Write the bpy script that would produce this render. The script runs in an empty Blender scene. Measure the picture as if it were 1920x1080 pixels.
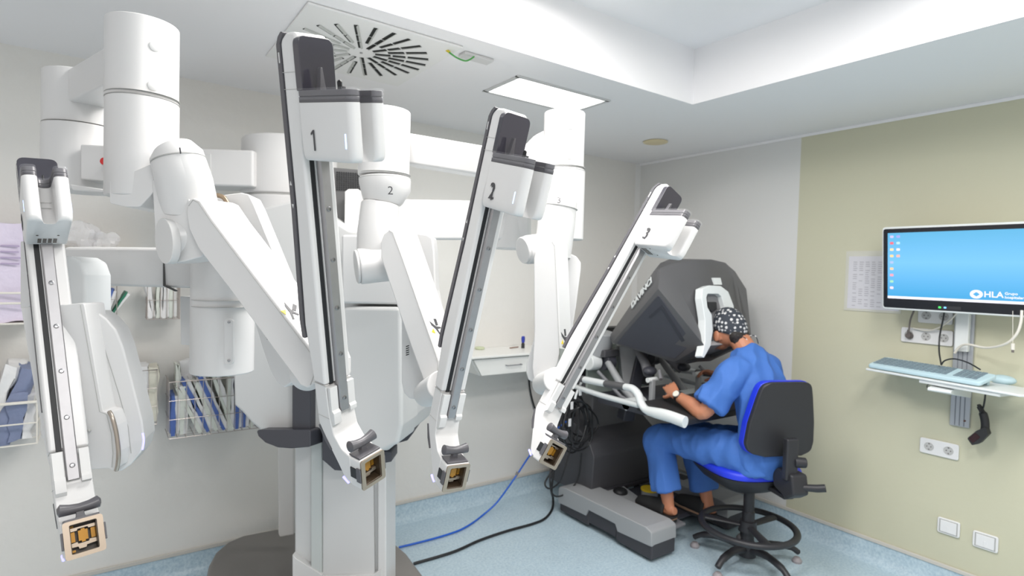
import bpy, bmesh, math, random
from mathutils import Vector, Matrix, Euler
random.seed(7)
SC = bpy.context.scene
COL = SC.collection
PI = math.pi

# ------------------------------------------------------------ camera
FPX = 1074.675
YAW, PIT, ROL = 0.95322224, -0.02878899, 0.02782356
CAM = Vector((0, 0, 1.654))
F_ = Vector((math.cos(YAW)*math.cos(PIT), math.sin(YAW)*math.cos(PIT), math.sin(PIT)))
R0 = Vector((math.sin(YAW), -math.cos(YAW), 0)); U0 = R0.cross(F_)
R_ = math.cos(ROL)*R0 + math.sin(ROL)*U0
U_ = -math.sin(ROL)*R0 + math.cos(ROL)*U0
cd = bpy.data.cameras.new('camera'); cam = bpy.data.objects.new('camera', cd); COL.objects.link(cam)
cam.matrix_world = Matrix(((R_.x, U_.x, -F_.x, CAM.x), (R_.y, U_.y, -F_.y, CAM.y), (R_.z, U_.z, -F_.z, CAM.z), (0, 0, 0, 1)))
cd.sensor_width = 36; cd.lens = 36*FPX/1920; cd.clip_start = .02; cd.clip_end = 50
cd.dof.use_dof = True; cd.dof.focus_distance = 1.35; cd.dof.aperture_fstop = 4.5
SC.camera = cam

# ------------------------------------------------------------ world, exposure, large lights
SC.view_settings.view_transform = 'Standard'; SC.view_settings.look = 'None'
SC.view_settings.gamma = 1; SC.view_settings.exposure = 0.36
SC.view_settings.use_curve_mapping = False
w = bpy.data.worlds.new('world'); SC.world = w; w.use_nodes = True
w.node_tree.nodes['Background'].inputs[0].default_value = (1, .965, .94, 1)
w.node_tree.nodes['Background'].inputs[1].default_value = .62

def area(name, loc, sx, sy, power, rot=(0, 0, 0), color=(1, .965, .935)):
    l = bpy.data.lights.new(name, 'AREA'); l.shape = 'RECTANGLE'; l.size = sx; l.size_y = sy; l.energy = power; l.color = color
    o = bpy.data.objects.new(name, l); o.location = loc; o.rotation_euler = rot; COL.objects.link(o); return o
LP_X, LP_Y = 1.925, 2.43            # the visible recessed panel
area('ceiling_panel_light', (LP_X, LP_Y, 2.583), .54, .24, 4)
area('tray_panel_light_a', (1.95, .30, 2.87), 1.1, .5, 27)
area('tray_panel_light_b', (1.05, 1.40, 2.87), 1.1, .5, 31)
area('tray_fill_light_c', (.2, -.9, 2.87), 1.1, .5, 40)  # added fill lamp, brightens surfaces that face the camera

# ------------------------------------------------------------ helpers
def ray(x, y): return F_ + R_*((x-960)/FPX) + U_*((540-y)/FPX)
def P(x, y, d): return CAM + ray(x, y)*d
def on(x, y, k, v):
    r = ray(x, y); return CAM + r*((v-CAM[k])/r[k])

def mat(name, col, rough=.5, metal=0, emit=None, es=1, spec=.5, noise=0, nscale=8, bump=0, bscale=60, alpha=1, trans=0, coat=0):
    m = bpy.data.materials.new(name); m.use_nodes = True
    nt = m.node_tree; b = nt.nodes['Principled BSDF']
    b.inputs['Base Color'].default_value = (*col, 1); b.inputs['Roughness'].default_value = rough
    b.inputs['Metallic'].default_value = metal; b.inputs['Specular IOR Level'].default_value = spec
    b.inputs['Coat Weight'].default_value = coat
    if trans: b.inputs['Transmission Weight'].default_value = trans
    if alpha < 1: b.inputs['Alpha'].default_value = alpha
    if emit: b.inputs['Emission Color'].default_value = (*emit, 1); b.inputs['Emission Strength'].default_value = es
    tc = None
    if noise or bump: tc = nt.nodes.new('ShaderNodeTexCoord')
    if noise:
        n = nt.nodes.new('ShaderNodeTexNoise'); n.inputs['Scale'].default_value = nscale; n.inputs['Detail'].default_value = 6
        nt.links.new(tc.outputs['Object'], n.inputs['Vector'])
        r = nt.nodes.new('ShaderNodeMapRange'); r.inputs['To Min'].default_value = 1-noise; r.inputs['To Max'].default_value = 1+noise
        nt.links.new(n.outputs['Fac'], r.inputs['Value'])
        mx = nt.nodes.new('ShaderNodeVectorMath'); mx.operation = 'SCALE'; mx.inputs[0].default_value = col
        nt.links.new(r.outputs[0], mx.inputs['Scale']); nt.links.new(mx.outputs[0], b.inputs['Base Color'])
    if bump:
        n = nt.nodes.new('ShaderNodeTexNoise'); n.inputs['Scale'].default_value = bscale; n.inputs['Detail'].default_value = 4
        nt.links.new(tc.outputs['Object'], n.inputs['Vector'])
        bp = nt.nodes.new('ShaderNodeBump'); bp.inputs['Strength'].default_value = bump; bp.inputs['Distance'].default_value = .01
        nt.links.new(n.outputs['Fac'], bp.inputs['Height']); nt.links.new(bp.outputs[0], b.inputs['Normal'])
    return m

def srgb(r, g, b):
    f = lambda c: ((c/255+.055)/1.055)**2.4 if c > 10 else c/255/12.92
    return (f(r), f(g), f(b))

def obj(name, bm, m, parent=None, bevel=0, seg=3, ang=35, sm=40):
    me = bpy.data.meshes.new(name)
    bmesh.ops.recalc_face_normals(bm, faces=bm.faces)
    bm.to_mesh(me); bm.free()
    me.materials.append(m)
    me.shade_smooth(); me.set_sharp_from_angle(angle=math.radians(sm))
    o = bpy.data.objects.new(name, me); COL.objects.link(o)
    if bevel:
        b = o.modifiers.new('bevel', 'BEVEL'); b.width = bevel; b.segments = seg; b.limit_method = 'ANGLE'; b.angle_limit = math.radians(ang)
        b.harden_normals = True
    if parent is not None: link_to(o, parent)
    return o

def link_to(o, parent):
    o.parent = parent; bpy_mw = world_of(parent); o.matrix_parent_inverse = bpy_mw.inverted()
def world_of(o):
    m = o.matrix_basis.copy()
    if o.parent: m = world_of(o.parent) @ o.matrix_parent_inverse @ m
    return m

def thing(name, label, cat, loc=(0, 0, 0), group=None):
    o = bpy.data.objects.new(name, None); o.empty_display_size = .05; COL.objects.link(o); o.location = loc
    o['label'] = label; o['category'] = cat
    if group: o['group'] = group
    return o
def tag(o, label, cat, group=None):
    o['label'] = label; o['category'] = cat
    if group: o['group'] = group
    return o
def struct(o): o['kind'] = 'structure'; return o

def rp(pts, r, n=4):
    """round the corners of a 2-D polygon; r one radius or one per corner"""
    out = []; N = len(pts)
    for i, p in enumerate(pts):
        rr = r[i] if isinstance(r, (list, tuple)) else r
        a = Vector(pts[i-1]); b = Vector(p); c = Vector(pts[(i+1) % N])
        u = (a-b); v = (c-b); lu, lv = u.length, v.length
        if rr <= 0 or lu < 1e-9 or lv < 1e-9: out.append(tuple(b)); continue
        u /= lu; v /= lv
        ca = max(-1, min(1, u.dot(v))); th = math.acos(ca)
        if th > PI-.05: out.append(tuple(b)); continue
        t = min(rr/math.tan(th/2), lu*.49, lv*.49)
        p0 = b+u*t; p1 = b+v*t
        for k in range(n+1):
            s = k/n
            out.append(tuple(p0*(1-s)**2 + b*2*s*(1-s) + p1*s*s))
    return out

def prism3(bm, pts, ext):
    ext = Vector(ext); a = [bm.verts.new(p) for p in pts]; b = [bm.verts.new(Vector(p)+ext) for p in pts]
    bm.faces.new(a); bm.faces.new(b[::-1]); n = len(a)
    for i in range(n): bm.faces.new((a[i], b[i], b[(i+1) % n], a[(i+1) % n]))
    return bm
def prism(axis, pts, h0, h1, bm=None):
    """polygon in the two other axes extruded along axis 0/1/2"""
    bm = bm or bmesh.new()
    def mk(p, h): q = list(p); q.insert(axis, h); return q
    e = [0, 0, 0]; e[axis] = h1-h0
    return prism3(bm, [mk(p, h0) for p in pts], e)
def box(x0, x1, y0, y1, z0, z1, bm=None):
    return prism(2, [(x0, y0), (x1, y0), (x1, y1), (x0, y1)], z0, z1, bm)
def obox(c, ax, ay, az, sx, sy, sz, bm=None):
    bm = bm or bmesh.new(); c = Vector(c); ax = Vector(ax).normalized()*sx/2; ay = Vector(ay).normalized()*sy/2; az = Vector(az).normalized()*sz/2
    return prism3(bm, [c-ax-ay-az, c+ax-ay-az, c+ax+ay-az, c-ax+ay-az], az*2)
def frame(d):
    d = Vector(d).normalized(); u = d.cross(Vector((0, 0, 1)))
    if u.length < .05: u = d.cross(Vector((0, 1, 0)))
    u.normalize(); return u, u.cross(d).normalized(), d
def tube(path, rad, bm=None, n=12, caps=True, flat=None, up=None):
    """path of points, rad number/list or list of (ru, rv); closed ends"""
    bm = bm or bmesh.new(); path = [Vector(p) for p in path]; rings = []; N = len(path); u = None
    for i, p in enumerate(path):
        d = (path[min(i+1, N-1)]-path[max(i-1, 0)]).normalized()
        if u is None: u = (Vector(up) if up else frame(d)[0])
        u = (u - d*u.dot(d)).normalized(); v = d.cross(u)
        r = rad[i] if isinstance(rad, (list, tuple)) else rad
        ru, rv = r if isinstance(r, (list, tuple)) else (r, r)
        rings.append([bm.verts.new(p + u*math.cos(2*PI*k/n)*ru + v*math.sin(2*PI*k/n)*rv) for k in range(n)])
    for a, b in zip(rings, rings[1:]):
        for k in range(n): bm.faces.new((a[k], a[(k+1) % n], b[(k+1) % n], b[k]))
    if caps: bm.faces.new(rings[0][::-1]); bm.faces.new(rings[-1])
    return bm
def cyl(p0, p1, r0, r1=None, bm=None, n=40): return tube([p0, p1], [r0, r1 if r1 is not None else r0], bm, n)
def spline(pts, n=8):
    pts = [Vector(p) for p in pts]; out = []
    for i in range(len(pts)-1):
        p0 = pts[max(i-1, 0)]; p1 = pts[i]; p2 = pts[i+1]; p3 = pts[min(i+2, len(pts)-1)]
        for k in range(n):
            t = k/n
            out.append(.5*((2*p1)+(p2-p0)*t+(2*p0-5*p1+4*p2-p3)*t*t+(3*p1-p0-3*p2+p3)*t**3))
    out.append(pts[-1]); return out
def lathe(prof, o=(0, 0, 0), ax=(0, 0, 1), n=40, bm=None):
    bm = bm or bmesh.new(); u, v, d = frame(ax); o = Vector(o); rings = []
    for r, h in prof: rings.append([bm.verts.new(o+d*h+(u*math.cos(2*PI*k/n)+v*math.sin(2*PI*k/n))*max(r, 1e-4)) for k in range(n)])
    for a, b in zip(rings, rings[1:]):
        for k in range(n): bm.faces.new((a[k], a[(k+1) % n], b[(k+1) % n], b[k]))
    bm.faces.new(rings[0][::-1]); bm.faces.new(rings[-1]); return bm
def ball(c, r, bm=None, M=None, n=16):
    bm = bm or bmesh.new(); r = r if isinstance(r, (tuple, list)) else (r, r, r)
    mm = Matrix.Translation(c) @ (M.to_4x4() if M else Matrix.Identity(4)) @ Matrix.Diagonal((*r, 1))
    bmesh.ops.create_uvsphere(bm, u_segments=n*2, v_segments=n, radius=1, matrix=mm); return bm
def pslab(px, d, thick, nrm=(0, 0, 1), r=0, ext=None, ref=None, bm=None, n=4):
    """outline seen in the photo set on a plane in the room (distance d at ref, facing nrm = right, up, toward) with real thickness"""
    q = rp(px, r, n) if r else px
    if ref is None: ref = (sum(p[0] for p in px)/len(px), sum(p[1] for p in px)/len(px))
    N = (R_*nrm[0]+U_*nrm[1]-F_*nrm[2]).normalized(); p0 = P(*ref, d); pts = []
    for x, y in q:
        v = ray(x, y); pts.append(CAM+v*((p0-CAM).dot(N)/v.dot(N)))
    e = -N*thick if ext is None else (R_*ext[0]+U_*ext[1]-F_*ext[2])*thick
    return prism3(bm or bmesh.new(), pts, e)
def vcyl(x, y0, y1, d, rad, bm=None, n=48):
    a = P(x, y0, d); t = Vector((0, 0, 1)); b0 = a.copy(); 
    # z reached at image row y1 below a
    lo, hi = -2.5, 0
    for _ in range(40):
        mid = (lo+hi)/2; q = a+t*mid-CAM; yy = 540-FPX*q.dot(U_)/q.dot(F_)
        if yy > y1: lo = mid
        else: hi = mid
    return cyl(a+t*lo, a, rad, rad, bm, n)
def text_mesh(s, size, depth=.0006, bold=False, shear=0, align='CENTER'):
    c = bpy.data.curves.new('t', 'FONT'); c.body = s; c.size = size; c.extrude = depth; c.align_x = align; c.align_y = 'CENTER'
    c.shear = shear; c.resolution_u = 3
    if bold: c.offset = size*.02
    o = bpy.data.objects.new('t', c); COL.objects.link(o)
    dg = bpy.context.evaluated_depsgraph_get(); me = bpy.data.meshes.new_from_object(o.evaluated_get(dg))
    bpy.data.objects.remove(o); bpy.data.curves.remove(c); return me
def text(name, s, size, M, m, parent=None, **k):
    me = text_mesh(s, size, **k); me.materials.clear(); me.materials.append(m)
    o = bpy.data.objects.new(name, me); COL.objects.link(o); me.transform(M)
    if parent is not None: link_to(o, parent)
    return o
def M_of(o, x, y, z):
    return Matrix(((x[0], y[0], z[0], o[0]), (x[1], y[1], z[1], o[1]), (x[2], y[2], z[2], o[2]), (0, 0, 0, 1)))
def bake(o):
    """apply modifiers"""
    dg = bpy.context.evaluated_depsgraph_get(); me = bpy.data.meshes.new_from_object(o.evaluated_get(dg))
    o.modifiers.clear(); o.data = me; return o
def copy_of(o, parent=None):
    c = o.copy(); COL.objects.link(c)
    if parent is not None: c.parent = parent
    for ch in list(o.children): copy_of(ch, c)
    return c

# ------------------------------------------------------------ materials
WHITE = mat('white_plastic', (.65, .647, .643), .32, spec=.5, bump=.02, bscale=900)
WHITE2 = mat('white_satin', (.62, .62, .615), .45)
DGREY = mat('dark_grey_plastic', (.085, .083, .092), .35)
MGREY = mat('mid_grey_plastic', (.20, .20, .215), .5)
BLACK = mat('black_rubber', (.012, .013, .015), .5)
GLOSSB = mat('smoked_plastic', (.045, .043, .055), .12, coat=.3)
SEAM = mat('seam_grey', (.40, .40, .39), .6)
STEEL = mat('brushed_steel', (.38, .375, .385), .48, metal=1, noise=.08, nscale=40)
STEEL2 = mat('steel', (.30, .30, .31), .3, metal=1)
BRONZE = mat('champagne_metal', (.38, .315, .25), .38, metal=.85)
AMBER = mat('amber_plastic', (.42, .20, .02), .35, metal=.3)
BROWN = mat('dark_interior', (.05, .035, .022), .3)
CLEAR = mat('clear_film', (.95, .95, 1), .06, alpha=.06, spec=.6)
LEDW = mat('white_blue_lamp', (.6, .7, 1), .4, emit=(.33, .52, 1), es=1.5)
LEDB = mat('blue_lamp', (.3, .3, 1), .4, emit=(.30, .28, 1), es=1.6)
# ------------------------------------------------------------ room
YB, XR, ZC = 3.41, 3.71, 2.6
WALL_B = mat('painted_wall_pale', srgb(226, 224, 219), .55, bump=.25, bscale=25, noise=.015, nscale=3)
WALL_R = mat('vinyl_wall_white', srgb(216, 216, 214), .5, bump=.15, bscale=30)
WALL_G = mat('vinyl_wall_beige_green', srgb(198, 196, 172), .5, bump=.1, bscale=30)
CEIL = mat('ceiling_paint', srgb(240, 239, 240), .8, bump=.06, bscale=14)
STRIP = mat('strip_plastic', srgb(200, 196, 188), .5)
def floor_mat():
    m = mat('speckled_vinyl', srgb(178, 204, 218), .28, spec=.5)
    nt = m.node_tree; b = nt.nodes['Principled BSDF']; tc = nt.nodes.new('ShaderNodeTexCoord')
    n1 = nt.nodes.new('ShaderNodeTexNoise'); n1.inputs['Scale'].default_value = 70; n1.inputs['Detail'].default_value = 5; n1.inputs['Roughness'].default_value = .7
    n2 = nt.nodes.new('ShaderNodeTexVoronoi'); n2.inputs['Scale'].default_value = 160
    n3 = nt.nodes.new('ShaderNodeTexNoise'); n3.inputs['Scale'].default_value = 9
    for n in (n1, n2, n3): nt.links.new(tc.outputs['Object'], n.inputs['Vector'])
    r = nt.nodes.new('ShaderNodeValToRGB'); r.color_ramp.elements[0].position = .35; r.color_ramp.elements[1].position = .62
    r.color_ramp.elements[0].color = (*srgb(164, 189, 204), 1); r.color_ramp.elements[1].color = (*srgb(196, 214, 223), 1)
    nt.links.new(n1.outputs['Fac'], r.inputs[0])
    r2 = nt.nodes.new('ShaderNodeValToRGB'); r2.color_ramp.elements[0].position = .06; r2.color_ramp.elements[1].position = .14
    r2.color_ramp.elements[0].color = (.68, .72, .78, 1); r2.color_ramp.elements[1].color = (1, 1, 1, 1)
    nt.links.new(n2.outputs['Distance'], r2.inputs[0])
    mx = nt.nodes.new('ShaderNodeMix'); mx.data_type = 'RGBA'; mx.blend_type = 'MULTIPLY'; mx.inputs[0].default_value = .6
    nt.links.new(r.outputs[0], mx.inputs[6]); nt.links.new(r2.outputs[0], mx.inputs[7])
    mr = nt.nodes.new('ShaderNodeMapRange'); mr.inputs['To Min'].default_value = .94; mr.inputs['To Max'].default_value = 1.06
    nt.links.new(n3.outputs['Fac'], mr.inputs[0])
    sc = nt.nodes.new('ShaderNodeVectorMath'); sc.operation = 'SCALE'
    nt.links.new(mx.outputs[2], sc.inputs[0]); nt.links.new(mr.outputs[0], sc.inputs['Scale']); nt.links.new(sc.outputs[0], b.inputs['Base Color'])
    return m
FLOOR = floor_mat()
X0, Y0 = -2.2, -2.4
struct(obj('floor', box(X0, XR, Y0, YB, -.08, 0), FLOOR))
struct(obj('wall_left', box(X0, XR+.1, YB, YB+.1, -.08, 2.95), WALL_B))
bm = box(XR, XR+.1, Y0, 2.0, -.08, 2.95); struct(obj('wall_right', bm, WALL_G))
struct(obj('wall_far', box(XR, XR+.1, 2.0, YB, -.08, 2.95), WALL_R))
# vinyl upstand with curved foot, and its top strip
def cove(name, axis, a0, a1, wallv, sgn):
    prof = [(wallv, 0), (wallv+sgn*.05, 0), (wallv+sgn*.035, .004), (wallv+sgn*.018, .018), (wallv+sgn*.008, .04), (wallv+sgn*.005, .06), (wallv+sgn*.005, .118), (wallv, .118)]
    return struct(obj(name, prism(axis, prof, a0, a1), FLOOR, sm=60))
cove('baseboard_left', 0, X0, XR, YB, -1); cove('baseboard_right', 1, Y0, YB, XR, -1)
struct(obj('trim_1', box(X0, XR, YB-.012, YB, .118, .14), STRIP, bevel=.004))
struct(obj('trim_2', box(XR-.012, XR, Y0, YB, .118, .14), STRIP, bevel=.004))
struct(obj('trim_3', prism(2, rp([(XR, YB), (XR-.03, YB), (XR, YB-.03)], 0), .14, ZC), WALL_R))
struct(obj('trim_4', box(XR-.008, XR, Y0, YB, ZC-.018, ZC), CEIL, bevel=.003))
# ceiling with recessed tray
TX, TY, TZ = 2.63, 2.035, 2.9
VX0, VX1, VY0, VY1 = .585, 1.225, 2.13, 2.79
lx0, lx1, ly0, ly1 = LP_X-.3, LP_X+.3, LP_Y-.15, LP_Y+.15
def slab(b, x0, x1, y0, y1): box(x0, x1, y0, y1, ZC, ZC+.12, b)
b = bmesh.new()
T1X, T1Y = TX+.1, TY+.1
slab(b, T1X, XR, Y0, YB); slab(b, X0, T1X, T1Y, ly0)
slab(b, X0, lx0, ly0, ly1); slab(b, lx1, T1X, ly0, ly1); slab(b, X0, T1X, ly1, YB)
struct(obj('ceiling', b, CEIL))
b = box(X0, TX, TY, T1Y, ZC, TZ); box(TX, T1X, Y0, T1Y, ZC, TZ, b); box(X0, T1X, Y0, T1Y, TZ, TZ+.08, b)
struct(obj('ceiling', b, CEIL))
# panel light
t = thing('ceiling_light', 'rectangular recessed ceiling light panel glowing white beside the ceiling tray', 'light', (LP_X, LP_Y, ZC))
b = box(lx0-.012, lx1+.012, ly0-.012, ly0+.012, ZC-.006, ZC+.0, ); box(lx0-.012, lx1+.012, ly1-.012, ly1+.012, ZC-.006, ZC, b)
box(lx0-.012, lx0+.012, ly0, ly1, ZC-.006, ZC, b); box(lx1-.012, lx1+.012, ly0, ly1, ZC-.006, ZC, b)
obj('frame', b, WHITE2, t)
obj('diffuser', box(lx0, lx1, ly0, ly1, ZC+.012, ZC+.02), mat('lit_diffuser', (1, 1, 1), .5, emit=(1, .99, .97), es=2.4), t)
area_l = [o for o in COL.objects if o.name == 'ceiling_panel_light'][0]; area_l.location.z = ZC+.004
# tray luminaires out of view (the one behind the viewer is added as frontal fill)
for k, (x, y) in enumerate([(1.95, .30), (1.05, 1.40), (.2, -.9)]):
    t = thing('ceiling_light', ['long tray ceiling light above the wall monitor', 'long tray ceiling light above the robot', 'long tray fill light added behind the viewer'][k], 'light', (x, y, TZ))
    b = box(x-.58, x+.58, y-.28, y-.25, TZ-.04, TZ-.001); box(x-.58, x+.58, y+.25, y+.28, TZ-.04, TZ-.001, b)
    box(x-.58, x-.55, y-.25, y+.25, TZ-.04, TZ-.001, b); box(x+.55, x+.58, y-.25, y+.25, TZ-.04, TZ-.001, b); obj('frame', b, WHITE2, t)
    obj('diffuser', box(x-.55, x+.55, y-.25, y+.25, TZ-.012, TZ-.003), bpy.data.materials['lit_diffuser'], t)
# swirl diffuser
vx, vy = (VX0+VX1)/2, (VY0+VY1)/2
t = thing('ceiling_vent', 'square white ceiling air diffuser with radial slots', 'vent', (vx, vy, ZC))
obj('plate', box(VX0, VX1, VY0, VY1, ZC-.01, ZC-.001), mat('vent_white', srgb(234, 234, 232), .5), t, bevel=.003)
SL = mat('slot_dark', (.02, .022, .02), .8)
SV = mat('slot_vane', srgb(190, 192, 188), .5)
b = bmesh.new(); b2 = bmesh.new(); b3 = bmesh.new()
for k in range(24):
    a = 2*PI*(k+.35)/24; c, s = math.cos(a), math.sin(a)
    segs = [(.20, .29)] + ([(.06, .125), (.135, .19)] if k % 2 == 0 else [(.12, .19)])
    for r0, r1 in segs:
        m_ = (r0+r1)/2; o = Vector((vx+c*m_, vy+s*m_, ZC-.0112))
        obox(o, (c, s, 0), (-s, c, 0), (0, 0, 1), r1-r0, .0135, .0022, b)
        obox(o+Vector((-s*.0075, c*.0075, -.003)), (c, s, 0), (-s, c, .55), (0, -.55, 1), r1-r0+.004, .010, .0012, b2)
obj('slots', b, SL, t); obj('vanes', b2, SV, t)
obj('screw', cyl((vx, vy, ZC-.013), (vx, vy, ZC-.010), .006), STEEL2, t)
# round cover disc
c = on(1229, 265, 2, ZC)
o = obj('smoke_detector_cover', lathe([(.0, 0), (.075, 0), (.085, -.004), (.085, -.008), (.07, -.012), (0, -.012)][::-1], (c.x, c.y, ZC)), mat('aged_cream', srgb(222, 208, 170), .5))
tag(o, 'round yellowed cover disc on the ceiling near the corner', 'ceiling cover')
# small bracket and earth wire next to the vent
a = on(893, 106, 2, ZC)
o = obj('ceiling_bracket', box(a.x-.075, a.x+.075, a.y-.03, a.y+.03, ZC-.014, ZC-.001), WHITE2, bevel=.003); tag(o, 'small white rectangular plate on the ceiling beside the green wire', 'plate')
pts = [on(836, 94, 2, ZC-.002), on(842, 98, 2, ZC-.02), on(856, 108, 2, ZC-.035), on(872, 114, 2, ZC-.04), on(882, 111, 2, ZC-.03), on(889, 106, 2, ZC-.014)]
t = thing('earth_wire', 'short green and yellow wire hanging from the ceiling beside the vent', 'wire', pts[0])
obj('wire', tube(spline(pts, 5), .0035), mat('green_insulation', (.05, .30, .05), .4), t)
obj('terminal', tube([on(836, 93, 2, ZC-.004), on(843, 98, 2, ZC-.02)], .0055), mat('yellow_insulation', (.75, .6, .03), .4), t)
# ------------------------------------------------------------ surgical robot: instrument arms
robot = thing('surgical_robot', 'white four armed surgical robot on a wheeled column, its arms numbered 1 to 3', 'surgical robot', (.85, 2.5, 0))
def arm_template():
    """local axes: x to the numbered side, y out of the front, z along the arm"""
    # body: round-topped long housing
    side = rp([(-.054, .235), (-.066, .36), (-.056, .60), (-.054, .90), (-.036, .912), (-.008, .912), (-.004, .80), (-.016, .72), (-.016, .235)], [.0, .02, .05, .022, .02, .012, .03, .02, 0], 6)
    b = prism(0, side, -.034, .034)
    body = obj('instrument_arm', b, WHITE, bevel=.006, seg=3)
    def part(n, bm, m, **k): o = obj(n, bm, m, **k); link_to(o, body); return o
    # dark spine
    sp = [(-.054, .895), (-.058, .60), (-.068, .36), (-.064, .33), (-.076, .33), (-.079, .37), (-.069, .60), (-.065, .893), (-.058, .906), (-.048, .914), (-.040, .9125)]
    part('back_strip', prism(0, rp(sp, .004, 3), -.030, .0352), DGREY, bevel=.0015, seg=2)
    for z in (.648, .604):
        s_ = 1 if z > .62 else -1
        part('arrow_mark', prism(0, [(-.0650, z-.004*s_), (-.0590, z-.004*s_), (-.0620, z+.004*s_)], .0345, .0356), WHITE2)
    part('spine_window', prism(0, rp([(-.0605, .862), (-.0575, .862), (-.0575, .880), (-.0605, .880)], .001), .0345, .0356), WHITE2)
    part('seam_or_edge_shade', box(-.0345, .0345, -.060, -.006, .8455, .8462), SEAM); 
    part('seam_or_edge_shade', box(-.0345, .0345, -.060, -.006, .8165, .8172), SEAM)
    # front rail, slit
    part('slit', box(.0125, .0222, -.019, -.0148, .235, .70), BLACK, bevel=.0008, seg=1)
    part('slit_lip', box(.0108, .0125, -.019, -.0120, .24, .70), WHITE2)
    b = prism(2, [(-.0115, -.016), (.0105, -.016), (.0105, -.0025), (.0085, 0), (-.0095, 0), (-.0115, -.0025)], .172, .70)
    part('rail', b, STEEL)
    for z in (.2, .3, .4, .5, .6):
        part('screw', lathe([(.0050, 0), (.0050, .0015), (.0034, .0020), (.0030, .0006), (.0016, .0006), (0, .0008)], (-.0005, -.0003, z), (0, 1, 0), 16), STEEL2)
    # head panel
    pts = rp([(-.037, .8135), (.037, .8135), (.037, .905), (-.037, .905)], [.002, .002, .016, .016], 5)
    part('head_panel', prism(1, pts, -.014, .003), GLOSSB, bevel=.003)
    part('head_lamp', box(-.012, .012, -.040, -.028, .9095, .9135), LEDW, bevel=.001)
    # carriage: a U in plan
    def Uo(g): return rp([(.0385, -.010), (.0395, .131), (.014, .131), (.011, g), (-.011, g), (-.014, .131), (-.0395, .131), (-.0385, -.010)], [.004, .016, .010, .012, .012, .010, .016, .004], 6)
    U = Uo(.072)
    b = bmesh.new(); rows = []
    for z, g, k in ((.7934, .072, 1), (.735, .076, 1), (.715, .086, 1), (.703, .096, .985), (.6965, .104, .955), (.6936, .110, .90)):
        rows.append([b.verts.new(((x)*k, (y-.05)*k+.05, z)) for x, y in Uo(g)])
    b.faces.new(rows[0]); b.faces.new(rows[-1][::-1])
    for p, q in zip(rows, rows[1:]):
        n = len(p)
        for k in range(n): b.faces.new((p[k], q[k], q[(k+1) % n], p[(k+1) % n]))
    part('carriage', b, WHITE, sm=60)
    def sc(pts, s, o=(0, .06)): return [((x-o[0])*s+o[0], (y-o[1])*s+o[1]) for x, y in pts]
    b = prism(2, sc(U, .995), .7936, .803); prism(2, sc(U, .975), .803, .8045, b); prism(2, sc(U, .99), .8045, .814, b)
    part('carriage_cap', b, DGREY, bevel=.0012, seg=2)
    # clear film round the cap
    b = prism(2, sc(U, 1.022, (0, .055)), .7985, .8175); part('clear_adapter', b, CLEAR)
    # pegs on the cap
    b = bmesh.new(); prism(1, rp([(.004, .813), (.018, .813), (.016, .826), (.0135, .853), (.0095, .853), (.0065, .826)], [0, 0, .001, .002, .002, .001]), .016, .028, b); part('peg', b, DGREY, bevel=.001)
    b = bmesh.new(); prism(0, [(.052, .813), (.063, .813), (.063, .829), (.060, .832), (.055, .832), (.052, .829)], -.003, .000, b); part('peg', b, BLACK, bevel=.0008)
    part('peg', box(-.014, -.008, .052, .058, .813, .822), BLACK, bevel=.0008)
    # carriage lamps on both outer sides
    for s in (1, -1):
        part('carriage_lamp', prism(0, rp([(.1125, .717), (.1155, .717), (.1155, .742), (.1125, .742)], .0014), s*.0391, s*.0400), LEDW)
    b = bmesh.new()
    for i in range(4):
        for j in range(3): box(-.017+i*.009, -.0105+i*.009, .006+j*.008, .0105+j*.008, .6928, .6945, b)
    for x in (-.018, .018): cyl((x, .045, .6930), (x, .045, .6945), .0022, .0022, b, 10)
    part('vent_slot', b, BROWN)
    # small groove on the inner wall and number handled elsewhere
    part('groove_line', box(-.0105, .0105, .0775, .0790, .742, .7426), SEAM); part('groove_line', box(-.0105, .0105, .0775, .0790, .755, .7556), SEAM)
    # foot: steps down and turns outward
    sf = rp([(-.054, .235), (-.050, .14), (-.030, .105), (.002, .062), (.020, .036), (.030, .028), (.0445, .0245), (.0445, .089), (.042, .091), (.020, .098), (-.004, .125), (-.012, .165), (-.016, .235)],
            [0, .02, .02, .02, .01, .006, .004, .003, .01, .02, .02, .02, 0], 5)
    b = prism(0, sf, -.0325, .0325); part('foot', b, WHITE, bevel=.004)
    part('foot_cheek', prism(0, rp([(-.012, .232), (-.004, .232), (-.004, .18), (.002, .175), (.002, .150), (-.012, .140)], .001), .0125, .031), WHITE2, bevel=.002)
    part('foot_cheek', prism(0, rp([(-.012, .232), (-.004, .232), (-.004, .18), (.000, .175), (.000, .165), (-.012, .165)], .001), -.031, -.0135), WHITE2, bevel=.002)
    part('seam_or_edge_shade', box(-.0332, .0332, -.054, -.0150, .2335, .2343), SEAM)
    part('seam_or_edge_shade', box(-.0332, .0332, -.051, -.0125, .160, .1607), SEAM)
    part('foot_inlay', prism(0, rp([(-.0515, .135), (-.046, .136), (-.030, .112), (-.012, .088), (-.018, .084), (-.036, .104)], .001), -.0336, .0336), DGREY)
    # clutch handle: concave bar on a stem
    b = tube([(-.035, .046, .1145), (-.031, .046, .1145), (-.016, .0465, .112), (0, .047, .111), (.016, .0465, .112), (.031, .046, .1145), (.035, .046, .1145)],
             [.005, .0120, .0100, .0092, .0100, .0120, .005], n=18)
    part('clutch_handle', b, DGREY)
    b = prism(1, rp([(-.012, .088), (-.007, .096), (-.006, .108), (.006, .108), (.007, .096), (.012, .088)], .002), .042, .053); box(-.028, .028, .036, .070, .0885, .0935, b)
    part('handle_stem', b, DGREY, bevel=.001)
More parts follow.
